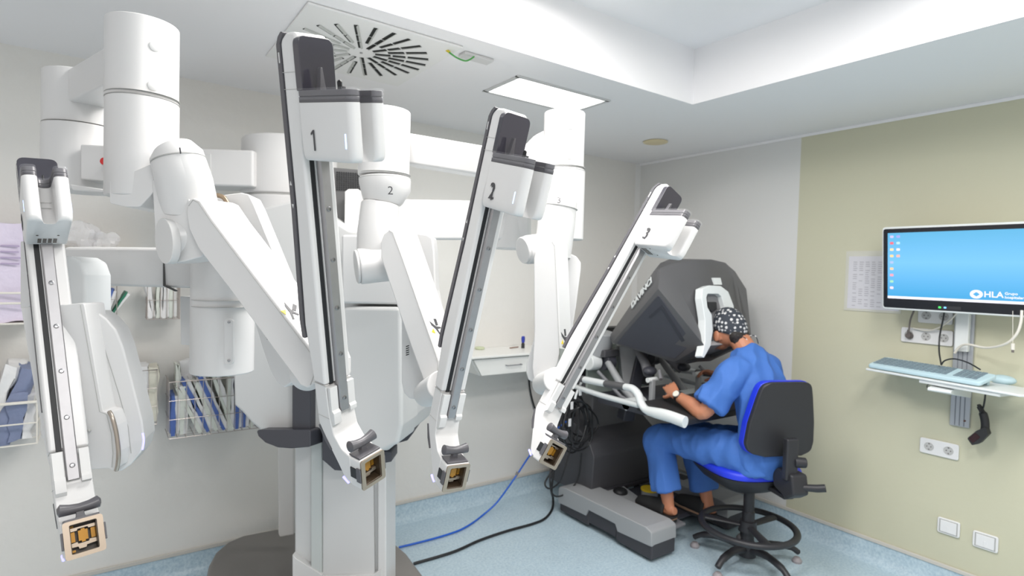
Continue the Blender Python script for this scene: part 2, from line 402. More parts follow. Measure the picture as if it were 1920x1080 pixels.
    # cannula mount: a square socket with a metal rim
    o4 = rp([(-.0315, .0205), (.0315, .0205), (.0315, .0895), (-.0315, .0895)], .006, 4)
    i4 = rp([(-.0215, .0285), (.0215, .0285), (.0215, .0825), (-.0215, .0825)], .003, 4)
    def ring(ya, yb2, oo, ii, name, m, bev=0):
        b = bmesh.new()
        vo = [b.verts.new((x, yb2, z)) for x, z in oo]; vi = [b.verts.new((x, yb2, z)) for x, z in ii]
        vo2 = [b.verts.new((x, ya, z)) for x, z in oo]; vi2 = [b.verts.new((x, ya, z)) for x, z in ii]
        n = len(vo)
        for k in range(n):
            j = (k+1) % n
            b.faces.new((vo[k], vo[j], vi[j], vi[k])); b.faces.new((vo[k], vo2[k], vo2[j], vo[j])); b.faces.new((vi[k], vi[j], vi2[j], vi2[k])); b.faces.new((vo2[k], vi2[k], vi2[j], vo2[j]))
        return part(name, b, m)
    ring(.044, .0745, o4, i4, 'mount_shell', WHITE)
    ring(.0745, .0785, o4, i4, 'cannula_mount', BRONZE)
    part('mount_recess', prism(1, i4, .0445, .0455), BROWN)
    for s_ in (1, -1): part('mount_wall', box(*sorted((s_*.0200, s_*.0214)), .046, .0744, .030, .081), BROWN)
    part('mount_wall', box(-.0199, .0199, .046, .0744, .0287, .0300), BROWN); part('mount_wall', box(-.0199, .0199, .046, .0744, .0812, .0823), BROWN)
    part('mount_jaw', prism(1, rp([(-.0195, .041), (-.004, .040), (-.003, .036), (.008, .036), (.009, .0405), (.0195, .041), (.0195, .048), (.0100, .049), (.009, .0455), (-.008, .0455), (-.009, .049), (-.0195, .048)], .0005), .056, .062), BRONZE)
    part('mount_jaw', prism(1, rp([(-.0195, .070), (-.009, .070), (-.008, .073), (.008, .073), (.009, .070), (.0195, .070), (.0195, .076), (-.0195, .076)], .0005), .056, .062), BRONZE)
    part('mount_contact', prism(1, [(-.0075, .0500), (-.003, .0500), (-.003, .0470), (.003, .0470), (.003, .0500), (.0075, .0500), (.0075, .0690), (.003, .0690), (.003, .0715), (-.003, .0715), (-.003, .0690), (-.0075, .0690)], .0550, .0600), AMBER)
    for x0, x1, z0, z1 in ((-.0195, -.0125, .050, .069), (.0125, .0195, .050, .069), (.0135, .0190, .0765, .0805), (.0135, .0190, .0315, .0355)): part('mount_contact', box(x0, x1, .048, .056, z0, z1), AMBER)
    for s in (1, -1):
        part('latch', box(*sorted((s*.0305, s*.0335)), .0440, .0700, .044, .068), BLACK, bevel=.001); part('latch', box(*sorted((s*.0315, s*.0350)), .0640, .0770, .040, .072), DGREY, bevel=.001)
    part('foot_lamp', tube([(.0315, .0165, .0315), (.0315, .0335, .0235)], .0028, n=10), LEDB)
    return body
arm0 = arm_template()
POSES = [
 ([0.447, 1.224, 1.1837], [[-0.92543, 0.34218, -0.1628], [-0.30967, -0.93053, -0.19552], [-0.21839, -0.13052, 0.96709]], '1'),
 ([0.6817, 1.2585, 1.124], [[-0.99746, -0.01406, 0.06981], [-0.0028, -0.97182, -0.2357], [0.07115, -0.2353, 0.96932]], '2'),
 ([0.9637, 1.2536, 1.1257], [[-0.86823, -0.10938, 0.48396], [0.05236, -0.99015, -0.12985], [0.4934, -0.0874, 0.8654]], '3'),
 ([-0.0317, 1.3973, 1.0453], [[-0.9882, 0.10773, -0.10885], [-0.14027, -0.92196, 0.361], [-0.06147, 0.37201, 0.92619]], '4')]
NUM = mat('number_grey', (.05, .05, .055), .5)
arms = []
for i, (T, M, s) in enumerate(POSES):
    a = arm0 if i == 0 else copy_of(arm0)
    a.matrix_basis = Matrix([[*M[k], T[k]] for k in range(3)] + [[0, 0, 0, 1]])
    a.parent = robot; a.matrix_parent_inverse = robot.matrix_basis.inverted()
    if s == '1':
        bq = prism(2, [(.0015, -.018), (.0050, -.018), (.0050, .018), (.0022, .018), (-.0050, .0125), (-.0050, .0088), (.0015, .0130)], 0, .0008)
        me = bpy.data.meshes.new('number'); bmesh.ops.recalc_face_normals(bq, faces=bq.faces); bq.to_mesh(me); bq.free()
    else: me = text_mesh(s, .052, .0004)
    me.materials.clear(); me.materials.append(NUM)
    me.transform(M_of((.0398, .0255, .7295), (0, .95, 0), (0, 0, 1), (1, 0, 0)))
    o = bpy.data.objects.new('number', me); COL.objects.link(o); o.parent = a
    arms.append(a)
# ------------------------------------------------------------ surgical robot: cart, boom, setup arms
def rpart(n, bm, m=None, **k):
    o = obj(n, bm, m or WHITE, **k); link_to(o, robot); return o
def sub(p, n, bm, m=None, **k):
    o = obj(n, bm, m or WHITE, **k); link_to(o, p); return o
# wheeled base
bp = [on(384, 1092, 2, .21), on(391, 1058, 2, .21), on(404, 1034, 2, .21), on(425, 1016, 2, .21), on(455, 1003, 2, .21), on(518, 991, 2, .21), on(640, 985, 2, .21), on(724, 1003, 2, .21), on(762, 1035, 2, .21), on(798, 1083, 2, .21)]
bp2 = [(p.x, p.y) for p in bp] + [(1.27, 2.25), (1.2, 2.02), (.85, 1.88), (.5, 2.1), (.36, 2.5)]
base = rpart('base', prism(2, rp(bp2, .03, 4), .05, .21), mat('base_grey', srgb(122, 119, 116), .45), bevel=.02)
for x, y in ((.55, 2.2), (1.15, 2.2), (.6, 3.0), (1.1, 3.0)):
    sub(base, 'caster', cyl((x-.02, y, .045), (x+.02, y, .045), .045, .045), BLACK)
# column
CD = 2.42
b = pslab([(550, 800), (582, 800), (582, 1300), (550, 1300)], CD, .36, nrm=(-.2, 0, 1))
col = rpart('column', pslab([(552, 780), (712, 780), (712, 1220), (552, 1220)], CD+.02, .34), mat('column_white', (.60, .605, .60), .4), bevel=.01)
sub(col, 'column_channel', pslab([(583, 800), (603, 800), (603, 1220), (583, 1220)], CD-.004, .03), mat('channel_grey', (.52, .55, .54), .4), bevel=.003)
sub(col, 'column_cover', pslab([(604, 860), (700, 860), (704, 1200), (604, 1200)], CD+.005, .03), WHITE2, bevel=.006)
sub(col, 'column_edge', pslab([(708, 860), (724, 860), (724, 1220), (708, 1220)], CD-.004, .2), WHITE, bevel=.006)
sub(col, 'column_skirt', pslab([(548, 1040), (556, 1048), (604, 1078), (604, 1220), (548, 1220)], CD-.014, .04), WHITE2, bevel=.003)
sub(col, 'column_skirt', pslab([(604, 1080), (700, 1078), (716, 1066), (716, 1220), (604, 1220)], CD-.010, .04), WHITE2, bevel=.003)
rpart('cable_post', pslab([(520, 800), (551, 800), (551, 1003), (524, 1008), (521, 1000)], 2.9, .05), mat('post_white', (.66, .65, .63), .5), bevel=.008)
# body of the tower
body = rpart('tower', pslab([(470, 395), (560, 372), (655, 430), (752, 440), (753, 612), (753, 798), (746, 828), (726, 846), (640, 846), (600, 806), (546, 807), (492, 811), (470, 793), (452, 772), (438, 760), (436, 690), (470, 640)], 2.32, .55, nrm=(-.12, 0, 1), r=8, ref=(600, 700)), mat('tower_white', (.60, .605, .60), .42), bevel=.02, seg=5)
sub(body, 'tower_front', pslab([(640, 574), (752, 576), (754, 798), (746, 832), (716, 847), (655, 842), (640, 820)], 2.17, .2, r=10, nrm=(-.15, 0, 1)), mat('tower_white2', (.61, .615, .61), .4), bevel=.03, seg=6)
sub(body, 'tower_front', pslab([(640, 440), (752, 440), (752, 571), (640, 569)], 2.18, .2, r=6), WHITE, bevel=.02, seg=5)
sub(body, 'screw', ball(P(748, 605, 2.165), .0035, n=6), DGREY)
TR = mat('tower_trim', srgb(62, 63, 70), .4)
rpart('bumper', pslab([(480, 806), (546, 806), (582, 806), (582, 838), (545, 841), (520, 839), (497, 830), (484, 818)], 2.26, .5, nrm=(-.15, .1, 1), r=5), TR, bevel=.012)
rpart('trim_strip', pslab([(547, 560), (582, 560), (582, 838), (547, 806)], 2.28, .1, nrm=(-.1, 0, 1)), TR, bevel=.006)
rpart('trim_strip', pslab([(604, 796), (640, 796), (655, 846), (722, 846), (734, 848), (734, 866), (640, 883), (627, 882), (604, 862)], 2.30, .12, r=2), TR, bevel=.008)
rpart('bumper', pslab([(748, 797), (777, 795), (775, 812), (764, 826), (746, 831)], 2.5, .35, r=3), TR, bevel=.01)
# boom hub
hub = rpart('boom_hub', vcyl(545, 268, 373, 2.75, .215), WHITE, bevel=.012)
sub(hub, 'hub_seam', vcyl(545, 373, 375.2, 2.75, .213), SEAM)
lower = rpart('hub_lower', vcyl(545, 375, 536, 2.75, .2155), WHITE, bevel=.006)
b = text_mesh('PSY', .045, .0005); b.materials.clear(); b.materials.append(NUM)
rpart('hub_foot', vcyl(530, 536, 640, 2.75, .19), TR)
rpart('boom_beam', pslab([(350, 277), (475, 281), (475, 351), (350, 347)], 2.52, .16, nrm=(0, -.02, 1)), WHITE, bevel=.012)
rpart('access_cover', pslab([(340, 284), (395, 288), (395, 341), (340, 338)], 2.515, .02, r=2), WHITE2, bevel=.002)
rpart('screw', ball(P(391, 315, 2.512), .004, n=6), SEAM)
# electronics box with grille
eb = rpart('electronics_box', pslab([(605, 312), (677, 318), (677, 450), (605, 452)], 2.45, .2), mat('box_grey', srgb(98, 98, 98), .5), bevel=.006)
b = bmesh.new()
for i in range(11):
    for j in range(9):
        cyl(P(632+i*4.3, 323+j*4+i*.28, 2.449), P(632+i*4.3, 323+j*4+i*.28, 2.446), .0036, .0036, b, 8)
sub(eb, 'grille', b, BLACK)
sub(eb, 'box_cover', pslab([(646, 359), (653, 354), (672, 354), (672, 466), (645, 466)], 2.40, .1, r=2), WHITE, bevel=.006)
sub(eb, 'box_cover', pslab([(644, 467), (672, 467), (672, 575), (642, 575)], 2.395, .1, r=1), WHITE, bevel=.004)
# lower boom beam to the right and its end joint
rb = rpart('boom_beam', pslab([(735, 373), (992, 378), (992, 450), (735, 450)], 2.42, .22, nrm=(0, -.10, 1)), WHITE, bevel=.012)
rpart('joint_cylinder', vcyl(960, 400, 468, 2.5, .085), WHITE, bevel=.008)
rpart('joint_cylinder', vcyl(950, 288, 400, 2.55, .08), WHITE, bevel=.01)

def setup_cyl(cx, y0, y1, d, rad, seams=(), screws=()):
    c = rpart('setup_cylinder', vcyl(cx, y0, y1, d, rad), WHITE, bevel=.004, seg=3)
    for s in seams: sub(c, 'seam_or_edge_shade', vcyl(cx, s, s+.7, d, rad+.0005), SEAM)
    for x, y in screws:
        v = ray(x, y); 
        # point on the cylinder surface
        a = P(cx, y0, d); dx = Vector((v.x, v.y)); o = Vector((CAM.x-a.x, CAM.y-a.y)); A = dx.dot(dx); B = 2*o.dot(dx); Cc = o.dot(o)-rad*rad
        t = (-B-math.sqrt(max(0, B*B-4*A*Cc)))/(2*A); p = CAM+v*t; nn = Vector((p.x-a.x, p.y-a.y, 0)).normalized()
        sub(c, 'screw_cap', lathe([(.0125, -.002), (.0125, .001), (.010, .0025), (0, .003)], p, nn, 20), WHITE2)
    return c
# --- arm 1 chain
setup_cyl(152, 143, 241, 1.80, .098, (238,))
ca = setup_cyl(152, 240, 360, 1.80, .100, ())
sub(ca, 'motor_cover', pslab([(150, 270), (215, 273), (215, 340), (150, 336)], 1.70, .08, r=4), WHITE, bevel=.01)
p = P(197, 303, 1.665); sub(ca, 'button_ring', cyl(p+F_*.05, p, .0155), WHITE, bevel=.002); sub(ca, 'brake_button', cyl(p, p-F_*.008, .0105), mat('red_button', (.62, .02, .02), .35), bevel=.002)
sub(ca, 'status_bar', pslab([(130, 345), (198, 355), (196, 361), (135, 357)], 1.68, .05), WHITE2, bevel=.004)
# beam coming forward
A0 = P(122, 188, 1.90); A1 = P(262, 118, 1.47)
rpart('setup_beam', obox((A0+A1)/2, A1-A0, (A1-A0).cross(Vector((0, 0, 1))), (0, 0, 1), (A1-A0).length, .095, .097), WHITE, bevel=.008)
cb = setup_cyl(268, 47, 192, 1.46, .0815, (184, 191), ((290, 87), (287, 161)))
rpart('setup_cylinder', vcyl(268, 191, 372, 1.46, .0812), WHITE, bevel=.004)
rpart('setup_bracket', pslab([(205, 340), (300, 300), (300, 345), (277, 372), (262, 388), (236, 388), (205, 381)], 1.39, .14, r=[2, 4, 8, 10, 10, 10, 6]), WHITE, bevel=.008)
el = rpart('elbow_housing', tube([P(322, 272, 1.40), P(325, 277, 1.40), P(331, 290, 1.40), P(346, 340, 1.415), P(356, 392, 1.44)], [(.02, .02), (.045, .045), (.058, .060), (.062, .064), (.066, .066)], n=40), WHITE, bevel=.003)
sub(el, 'seam_or_edge_shade', tube([P(334.5, 300, 1.402), P(335, 302, 1.402)], [.0605, .0608], n=40), SEAM)
sub(el, 'elbow_hub', cyl(P(314, 451, 1.40), P(396, 440, 1.46), .050, .058, n=48), WHITE, bevel=.006)
sub(el, 'elbow_neck', pslab([(284, 335), (289, 420), (290, 455), (298, 482), (312, 495), (345, 491), (385, 480), (362, 420), (350, 345)], 1.385, .09, r=[4, 10, 10, 10, 8, 20, 10, 20, 4], nrm=(-.15, -.05, 1)), WHITE, bevel=.010, seg=4)
sub(el, 'elbow_cap', pslab([(307+17*math.cos(t)+3*math.sin(t), 452+43*math.sin(t)) for t in [2*PI*i/32 for i in range(32)]], 1.372, .02, nrm=(-.6, 0, 1)), WHITE2, bevel=.002)

def link(n, face, d, th, nrm, ref=None, r=10, m=None, bev=.006, line=None, ext=None):
    o = rpart(n, pslab(face, d, th, nrm=nrm, r=r, ref=ref, ext=ext), m or WHITE, bevel=bev, seg=4)
    if ref is None: ref = (sum(p[0] for p in face)/len(face), sum(p[1] for p in face)/len(face))
    N = (R_*nrm[0]+U_*nrm[1]-F_*nrm[2]).normalized(); p0 = P(*ref, d)
    if line:
        pts = [CAM+ray(*q)*((p0-CAM).dot(N)/ray(*q).dot(N))+N*.0002 for q in line]
        sub(o, 'seam_or_edge_shade', tube(pts, .0009, n=6), SEAM)  # grey line drawn in place of the faint shade along the link's edge
    return o, N, p0
def hit(px, N, p0): v = ray(*px); return CAM+v*((p0-CAM).dot(N)/v.dot(N))
def warning(lk, e0, e1, cx, cy, s, rot, ext):
    """pinch-hazard mark: dark shapes and a yellow triangle, printed on the side of the link"""
    o_, N, p0 = lk; E0, E1 = hit(e0, N, p0), hit(e1, N, p0)
    Ns = (E1-E0).cross(R_*ext-F_*-1.0).normalized()
    if Ns.dot(CAM-E0) < 0: Ns = -Ns
    o = hit((cx, cy), Ns, E0)
    x = (R_-Ns*R_.dot(Ns)).normalized(); y = Ns.cross(x); c, q = math.cos(rot), math.sin(rot)
    X = x*c+y*q; Y = -x*q+y*c
    def poly(pts, m, nm): sub(o_, nm, prism3(bmesh.new(), [o+X*(a*s)+Y*(b_*s)-Ns*.0005 for a, b_ in pts], Ns*.0014), m)
    poly([(-.9, .25), (-.6, -.15), (.1, -.45), (.75, -1.0), (.85, -.85), (.35, -.35), (.9, -.1), (.85, .05), (.1, -.1), (-.2, .0)], NUM, 'warning_mark')
    poly([(-.25, .75), (.15, .85), (.45, .15), (.1, -.02)], NUM, 'warning_mark')
    poly([(-.35, -.5), (.0, -1.0), (-.6, -1.0)], mat_y, 'warning_triangle')
mat_y = mat('warning_yellow', (.8, .62, .03), .5)
link('link_cover', [(402, 370), (414, 366), (452, 361), (466, 364), (476, 384), (536, 530), (580, 586), (583, 640), (560, 640), (470, 480)], 1.50, .06, (-.1, .1, 1), r=6)
lk = link('link_arm', [(352, 376), (362, 371), (374, 376), (398, 412), (495, 540), (584, 657), (592, 678), (592, 706), (588, 720), (575, 728), (562, 722), (545, 698), (520, 665), (430, 542), (371, 466), (354, 430), (349, 400)], 1.315, .075, (-.25, .04, 1), ref=(470, 550), r=4, ext=(.78, 0, -1), line=[(354, 386), (362, 375), (372, 380), (395, 414), (492, 542), (581, 660), (588, 680), (588, 706), (582, 722)])
warning(lk, (398, 412), (584, 657), 546, 580, .024, -.2, .78)
lo1, _, _ = link('link_fork', [(440, 545), (478, 608), (492, 655), (507, 697), (518, 716), (532, 728), (546, 718), (560, 690), (560, 600), (500, 545)], 1.42, .05, (-.3, 0, 1), r=7)
b = bmesh.new()
for k in range(5): pslab([(491+k*2.2, 620+k*3.6), (497+k*2.0, 618+k*3.6), (498+k*2, 621+k*3.6), (492+k*2.2, 623+k*3.6)], 1.408, .002, bm=b)
sub(lo1, 'vent_slot', b, BLACK)
sub(lk[0], 'screw', ball(P(357, 413, 1.485), .0032, n=6), SEAM)
rpart('arm_pivot', cyl(P(575, 700, 1.36), P(600, 690, 1.30), .042, .04), WHITE, bevel=.004)
rpart('pivot_metal', pslab([(556, 624), (585, 616), (590, 640), (588, 665), (575, 660)], 1.40, .05), mat('pivot_grey', (.25, .27, .25), .4), bevel=.003)
rpart('gap_ring', tube(spline([P(407, 366, 1.497), P(420, 371, 1.495), P(430, 388, 1.495), P(434, 398, 1.497)], 4), .006), mat('bronze_ring', (.24, .18, .12), .35, metal=.6))
# --- arm 2 chain
c2 = setup_cyl(722, 209, 331, 1.85, .0815, (327,))
rpart('setup_beam', pslab([(745, 246), (772, 250), (925, 276), (925, 332), (770, 307), (745, 304)], 1.93, .12, nrm=(-.42, -.02, 1), ref=(745, 275)), WHITE, bevel=.008)
rpart('collar', tube([P(722, 334, 1.85), P(722, 336, 1.85), P(722, 352, 1.85), P(717, 374, 1.85), P(716, 380, 1.85)], [.078, .0825, .0822, .066, .060], n=48), WHITE)
rpart('seam_or_edge_shade', tube([P(722, 337, 1.85), P(722, 338, 1.85)], [.0828, .0828], n=48), SEAM)
rpart('elbow_housing', tube([P(714, 380, 1.84), P(713, 384, 1.84), P(708, 440, 1.83), P(704, 500, 1.84)], [(.050, .050), (.060, .060), (.064, .064), (.06, .06)], n=40), WHITE, bevel=.003)
rpart('elbow_hub', cyl(P(672, 500, 1.79), P(738, 492, 1.83), .056, .058), WHITE, bevel=.006)
rpart('elbow_cap', cyl(P(667, 500.5, 1.787), P(672, 500, 1.79), .052, .053), WHITE2, bevel=.003)
link('link_cover', [(766, 440), (778, 436), (801, 439), (811, 446), (814, 470), (817, 545), (832, 622), (831, 642), (800, 640), (770, 520)], 1.86, .06, (-.1, 0, 1), r=6)
lk = link('link_arm', [(713, 455), (719, 438), (730, 429), (739, 433), (757, 485), (784, 563), (813, 646), (824, 676), (824, 690), (821, 714), (814, 730), (803, 729), (795, 718), (778, 673), (751, 596), (727, 524), (713, 482)], 1.69, .085, (-.25, .03, 1), ref=(765, 580), r=4, ext=(.66, 0, -1), line=[(729, 432), (736, 436), (755, 487), (782, 565), (811, 648), (821, 678), (820, 712), (812, 727)])
warning(lk, (757, 485), (813, 646), 816, 610, .026, .15, .66)
lo2, _, _ = link('link_fork', [(735, 540), (752, 600), (752, 717), (757, 738), (767, 748), (787, 750), (806, 730), (806, 640), (775, 560)], 1.77, .05, (-.3, 0, 1), r=7)
b = bmesh.new()
for k in range(5): pslab([(761, 649+k*4), (767, 647+k*4), (767, 649+k*4), (761, 651+k*4)], 1.75, .002, bm=b)
sub(lo2, 'vent_slot', b, BLACK)
rpart('arm_pivot', cyl(P(800, 738, 1.74), P(828, 722, 1.46), .04, .038), WHITE, bevel=.004)
rpart('pivot_metal', pslab([(806, 650), (828, 642), (834, 660), (826, 690), (815, 684)], 1.70, .1), bpy.data.materials['pivot_grey'], bevel=.003)
rpart('gap_ring', tube(spline([P(769, 436, 1.858), P(773, 440, 1.856), P(776, 450, 1.856), P(777, 456, 1.858)], 4), .005), bpy.data.materials['bronze_ring'])
# --- arm 3 chain
c3 = setup_cyl(1059, 213, 320, 2.27, .081, (315, 321), ((1069, 237), (1068, 293)))
rpart('setup_cylinder', vcyl(1059, 319, 450, 2.27, .0805), WHITE, bevel=.006)
rpart('setup_beam', pslab([(1030, 240), (1021, 246), (975, 292), (935, 330), (935, 392), (975, 365), (1030, 330)], 2.30, .1, nrm=(.5, 0, 1), ref=(1021, 280)), WHITE, bevel=.008)
rpart('elbow_housing', tube([P(1052, 367, 2.12), P(1052, 369, 2.12), P(1050, 376, 2.12), P(1043, 420, 2.12), P(1036, 480, 2.13)], [(.03, .03), (.05, .05), (.064, .064), (.070, .070), (.068, .068)], n=40), WHITE, bevel=.003)
rpart('seam_or_edge_shade', tube([P(1049.5, 388, 2.118), P(1049.3, 389.2, 2.118)], [.0672, .0674], n=40), SEAM)
rpart('elbow_hub', cyl(P(984, 469, 2.08), P(1050, 462, 2.14), .052, .058), WHITE, bevel=.008)
rpart('elbow_cap', cyl(P(979, 470, 2.075), P(984, 469, 2.08), .048, .050), WHITE2, bevel=.003)
link('link_cover', [(1062, 474), (1068, 475), (1081, 481), (1089, 492), (1089, 506), (1080, 575), (1072, 625), (1066, 648), (1050, 648)], 2.13, .06, (-.05, 0, 1), r=4)
lk = link('link_arm', [(1000, 484), (1005, 470), (1019, 456), (1036, 450), (1042, 459), (1046, 551), (1051, 662), (1047, 680), (1039, 699), (1025, 718), (1011, 719), (1000, 715), (997, 690), (1001, 621)], 1.97, .08, (-.25, 0, 1), ref=(1020, 580), r=4, ext=(.62, 0, -1), line=[(1035, 453), (1040, 461), (1044, 551), (1049, 662), (1045, 680), (1037, 698)])
warning(lk, (1046, 551), (1051, 662), 1058, 630, .03, -.2, .62)
link('link_fork', [(1001, 610), (1001, 632), (994, 659), (987, 680), (986, 699), (990, 712), (1000, 718), (1015, 718), (1015, 610)], 2.03, .05, (-.3, 0, 1), r=4)
rpart('arm_pivot', cyl(P(1018, 720, 2.0), P(1042, 712, 1.64), .038, .036), WHITE, bevel=.004)
rpart('pivot_metal', pslab([(1049, 652), (1066, 655), (1062, 672), (1049, 678)], 1.95, .2), bpy.data.materials['pivot_grey'], bevel=.003)
# --- arm 4 chain
rpart('setup_beam', pslab([(118, 463), (370, 466), (370, 541), (118, 534)], 1.60, .12, nrm=(0, -.08, 1)), WHITE, bevel=.009)
rpart('beam_seam', pslab([(305.5, 474), (308, 474), (308, 534), (330, 545), (328, 546.5), (305.5, 536)], 1.597, .01), mat('seam_dark', (.06, .06, .06), .5))
e4 = setup_cyl(420, 462, 697, 1.60, .0815, (561, 573))
sub(e4, 'cover_plate', pslab([(420, 598), (437, 598), (437, 684), (420, 684)], 1.517, .01, r=8), WHITE, bevel=.001)
for y in (604, 676): sub(e4, 'screw', ball(P(429, y, 1.515), .0036, n=6), STEEL)
rpart('power_box', pslab([(337, 555), (362, 557), (362, 648), (338, 646)], 1.72, .08, r=3), WHITE, bevel=.01)
lu = rpart('elbow_housing', pslab([(105, 480), (133, 480), (150, 490), (159, 515), (160, 640), (105, 640)], 1.46, .1, r=[0, 6, 12, 8, 0, 0]), mat('housing_white', (.72, .745, .75), .4), bevel=.02, seg=5)
rpart('elbow_bracket', pslab([(38, 452), (66, 456), (66, 530), (55, 575), (38, 580)], 1.42, .07, r=3), WHITE, bevel=.008)
link('link_arm', [(39, 577), (65, 574), (105, 800), (110, 868), (97, 875), (91, 872), (80, 820), (49, 640)], 1.30, .09, (.25, 0, 1), r=3)
link('link_arm', [(126, 571), (150, 568), (158, 569), (193, 771), (205, 775), (213, 800), (218, 850), (214, 884), (203, 878), (172, 880), (100, 882), (100, 571)], 1.27, .08, (.15, 0, 1), r=5, line=[(151, 572), (187, 772), (200, 777), (209, 812), (212, 850), (210, 876)])
cv, _, _ = link('link_cover', [(163, 584), (181, 584), (200, 598), (217, 617), (230, 648), (250, 723), (267, 790), (271, 824), (264, 849), (246, 871), (228, 883), (215, 885), (205, 780), (193, 730)], 1.33, .10, (.35, 0, 1), r=6, bev=.02, line=[(172, 588), (192, 640), (222, 735), (240, 800), (246, 850)])
sub(cv, 'joint_ring', tube(spline([P(205, 772, 1.268), P(211, 784, 1.262), P(218, 812, 1.262), P(222, 845, 1.262), P(221, 868, 1.264), P(218, 882, 1.268)], 5), .0045), mat('ring_metal', (.42, .37, .32), .3, metal=.8))
sub(cv, 'status_lamp', tube(spline([P(267.5, 812, 1.30), P(269.5, 826, 1.30), P(267, 843, 1.30)], 4), .0022), LEDB)
sub(cv, 'screw', ball(P(167, 807, 1.262), .004, n=6), SEAM)
rpart('arm_pivot', cyl(P(125, 800, 1.40), P(120, 780, 1.27), .05, .03), WHITE, bevel=.004)
# numbers printed on the setup arms
def px_text(parent, s, x, y, d, size, nrm, rot=0):
    N = (R_*nrm[0]+U_*nrm[1]-F_*nrm[2]).normalized(); X = (R_-N*R_.dot(N)).normalized(); Y = N.cross(X); c, q = math.cos(rot), math.sin(rot)
    me = text_mesh(s, size, .0006); me.materials.clear(); me.materials.append(NUM); me.transform(M_of(P(x, y, d), X*c+Y*q, -X*q+Y*c, N))
    o = bpy.data.objects.new('number', me); COL.objects.link(o); link_to(o, parent)
px_text(robot, '1', 338, 283, 1.335, .030, (-.1, .6, 1), .4)
px_text(robot, '2', 732, 358, 1.762, .036, (.12, -.1, 1), -.05)
px_text(robot, '3', 1048, 376, 2.040, .034, (0, .35, 1))
# ------------------------------------------------------------ surgeon console
CG = mat('console_grey', srgb(86, 86, 88), .42)
CGL = mat('console_light_grey', srgb(156, 158, 160), .42)
CGD = mat('console_slate', srgb(66, 67, 75), .45)
CDK = mat('console_dark', srgb(70, 70, 74), .5)
CBL = mat('console_black', srgb(58, 57, 62), .55)
CWH = mat('console_white', srgb(222, 226, 226), .35)
PAD = mat('pad_black', (.02, .02, .022), .55)
con = thing('surgeon_console', 'grey surgeon console with hooded viewer, armrest and foot rails beside the seated surgeon', 'surgeon console', (3.03, 2.7, 0))
def cpart(n, bm, m, **k): o = obj(n, bm, m, **k); link_to(o, con); return o
def csub(p, n, bm, m, **k): o = obj(n, bm, m, **k); link_to(o, p); return o
for s in (-1, 1):
    X = lambda x: 3.03+s*(3.03-x)            # mirror about the console's middle
    xs = sorted((X(2.555), X(2.775)))
    top = rp([(2.98, .07), (2.98, .185), (2.90, .195), (2.2, .200), (2.155, .185), (2.15, .10), (2.42, .085), (2.44, .125), (2.68, .125), (2.70, .08)], [.01, .03, .02, .01, .02, .008, .008, .01, .01, .008], 4)
    r = cpart('foot_rail', prism(0, top, *xs), CGL, bevel=.016, seg=4)
    csub(r, 'rail_skirt', box(xs[0]+.006, xs[1]-.006, 2.15, 2.44, .018, .12), CBL, bevel=.014)
    csub(r, 'rail_skirt', box(xs[0]+.012, xs[1]-.012, 2.44, 2.70, .04, .13), CBL, bevel=.004)
    csub(r, 'rail_skirt', box(xs[0]+.006, xs[1]-.006, 2.68, 2.97, .018, .10), CBL, bevel=.014)
    for y in (2.24, 2.88): csub(r, 'caster', cyl((X(2.62), y, .025), (X(2.66), y, .025), .025, .025), BLACK)
    if s > 0:
        for k in range(6): csub(r, 'vent_slot', box(X(2.59)+.0, X(2.68), 2.66-k*.016, 2.668-k*.016, .1975, .2005), CBL)
        r2 = csub(r, 'seam_or_edge_shade', box(xs[0]-.0005, xs[1], 2.70, 2.7015, .07, .1985), SEAM)
# main body: rounded box with a sloping top
side = rp([(2.80, .13), (2.78, .42), (2.83, .50), (2.98, .60), (3.22, .62), (3.24, .13)], [.01, .05, .06, .05, .05, .01], 5)
body2 = cpart('console_body', prism(0, side, 2.69, 3.37), CDK, bevel=.03, seg=5)
csub(body2, 'body_groove', box(2.74, 3.32, 2.772, 2.785, .165, .180), CBL)
# foot tray and pedals
tr = cpart('pedal_tray', prism(0, rp([(2.33, .085), (2.31, .10), (2.33, .115), (2.80, .125), (2.80, .06), (2.40, .06)], .006), 2.77, 3.30), CGD, bevel=.006)
csub(tr, 'pedal_block', prism(0, rp([(2.52, .12), (2.78, .17), (2.78, .12)], .005), 2.79, 2.98), CGL, bevel=.008)
csub(tr, 'pedal', prism(0, rp([(2.22, .105), (2.22, .125), (2.50, .135), (2.55, .125), (2.55, .11)], .006), 2.80, 2.95), MGREY, bevel=.006)
csub(tr, 'pedal', cyl((3.05, 2.60, .125), (3.05, 2.60, .185), .055, .055), CGL, bevel=.005)
csub(tr, 'yellow_pedal', lathe([(.035, .186), (.060, .186), (.060, .197), (.035, .197)], (3.05, 2.60, 0), n=32), mat('pedal_yellow', (.85, .60, .02), .4))
csub(tr, 'blue_pedal', prism(2, rp([(2.98, 2.50), (3.10, 2.50), (3.10, 2.56), (2.98, 2.56)], .01), .128, .140), mat('pedal_blue', (.02, .17, .55), .4), bevel=.003)
csub(tr, 'blue_pedal', cyl((3.14, 2.50, .126), (3.14, 2.50, .142), .05, .05), bpy.data.materials['pedal_blue'], bevel=.003)
csub(tr, 'black_pedal', ball((2.90, 2.73, .155), (.055, .05, .035)), BLACK)
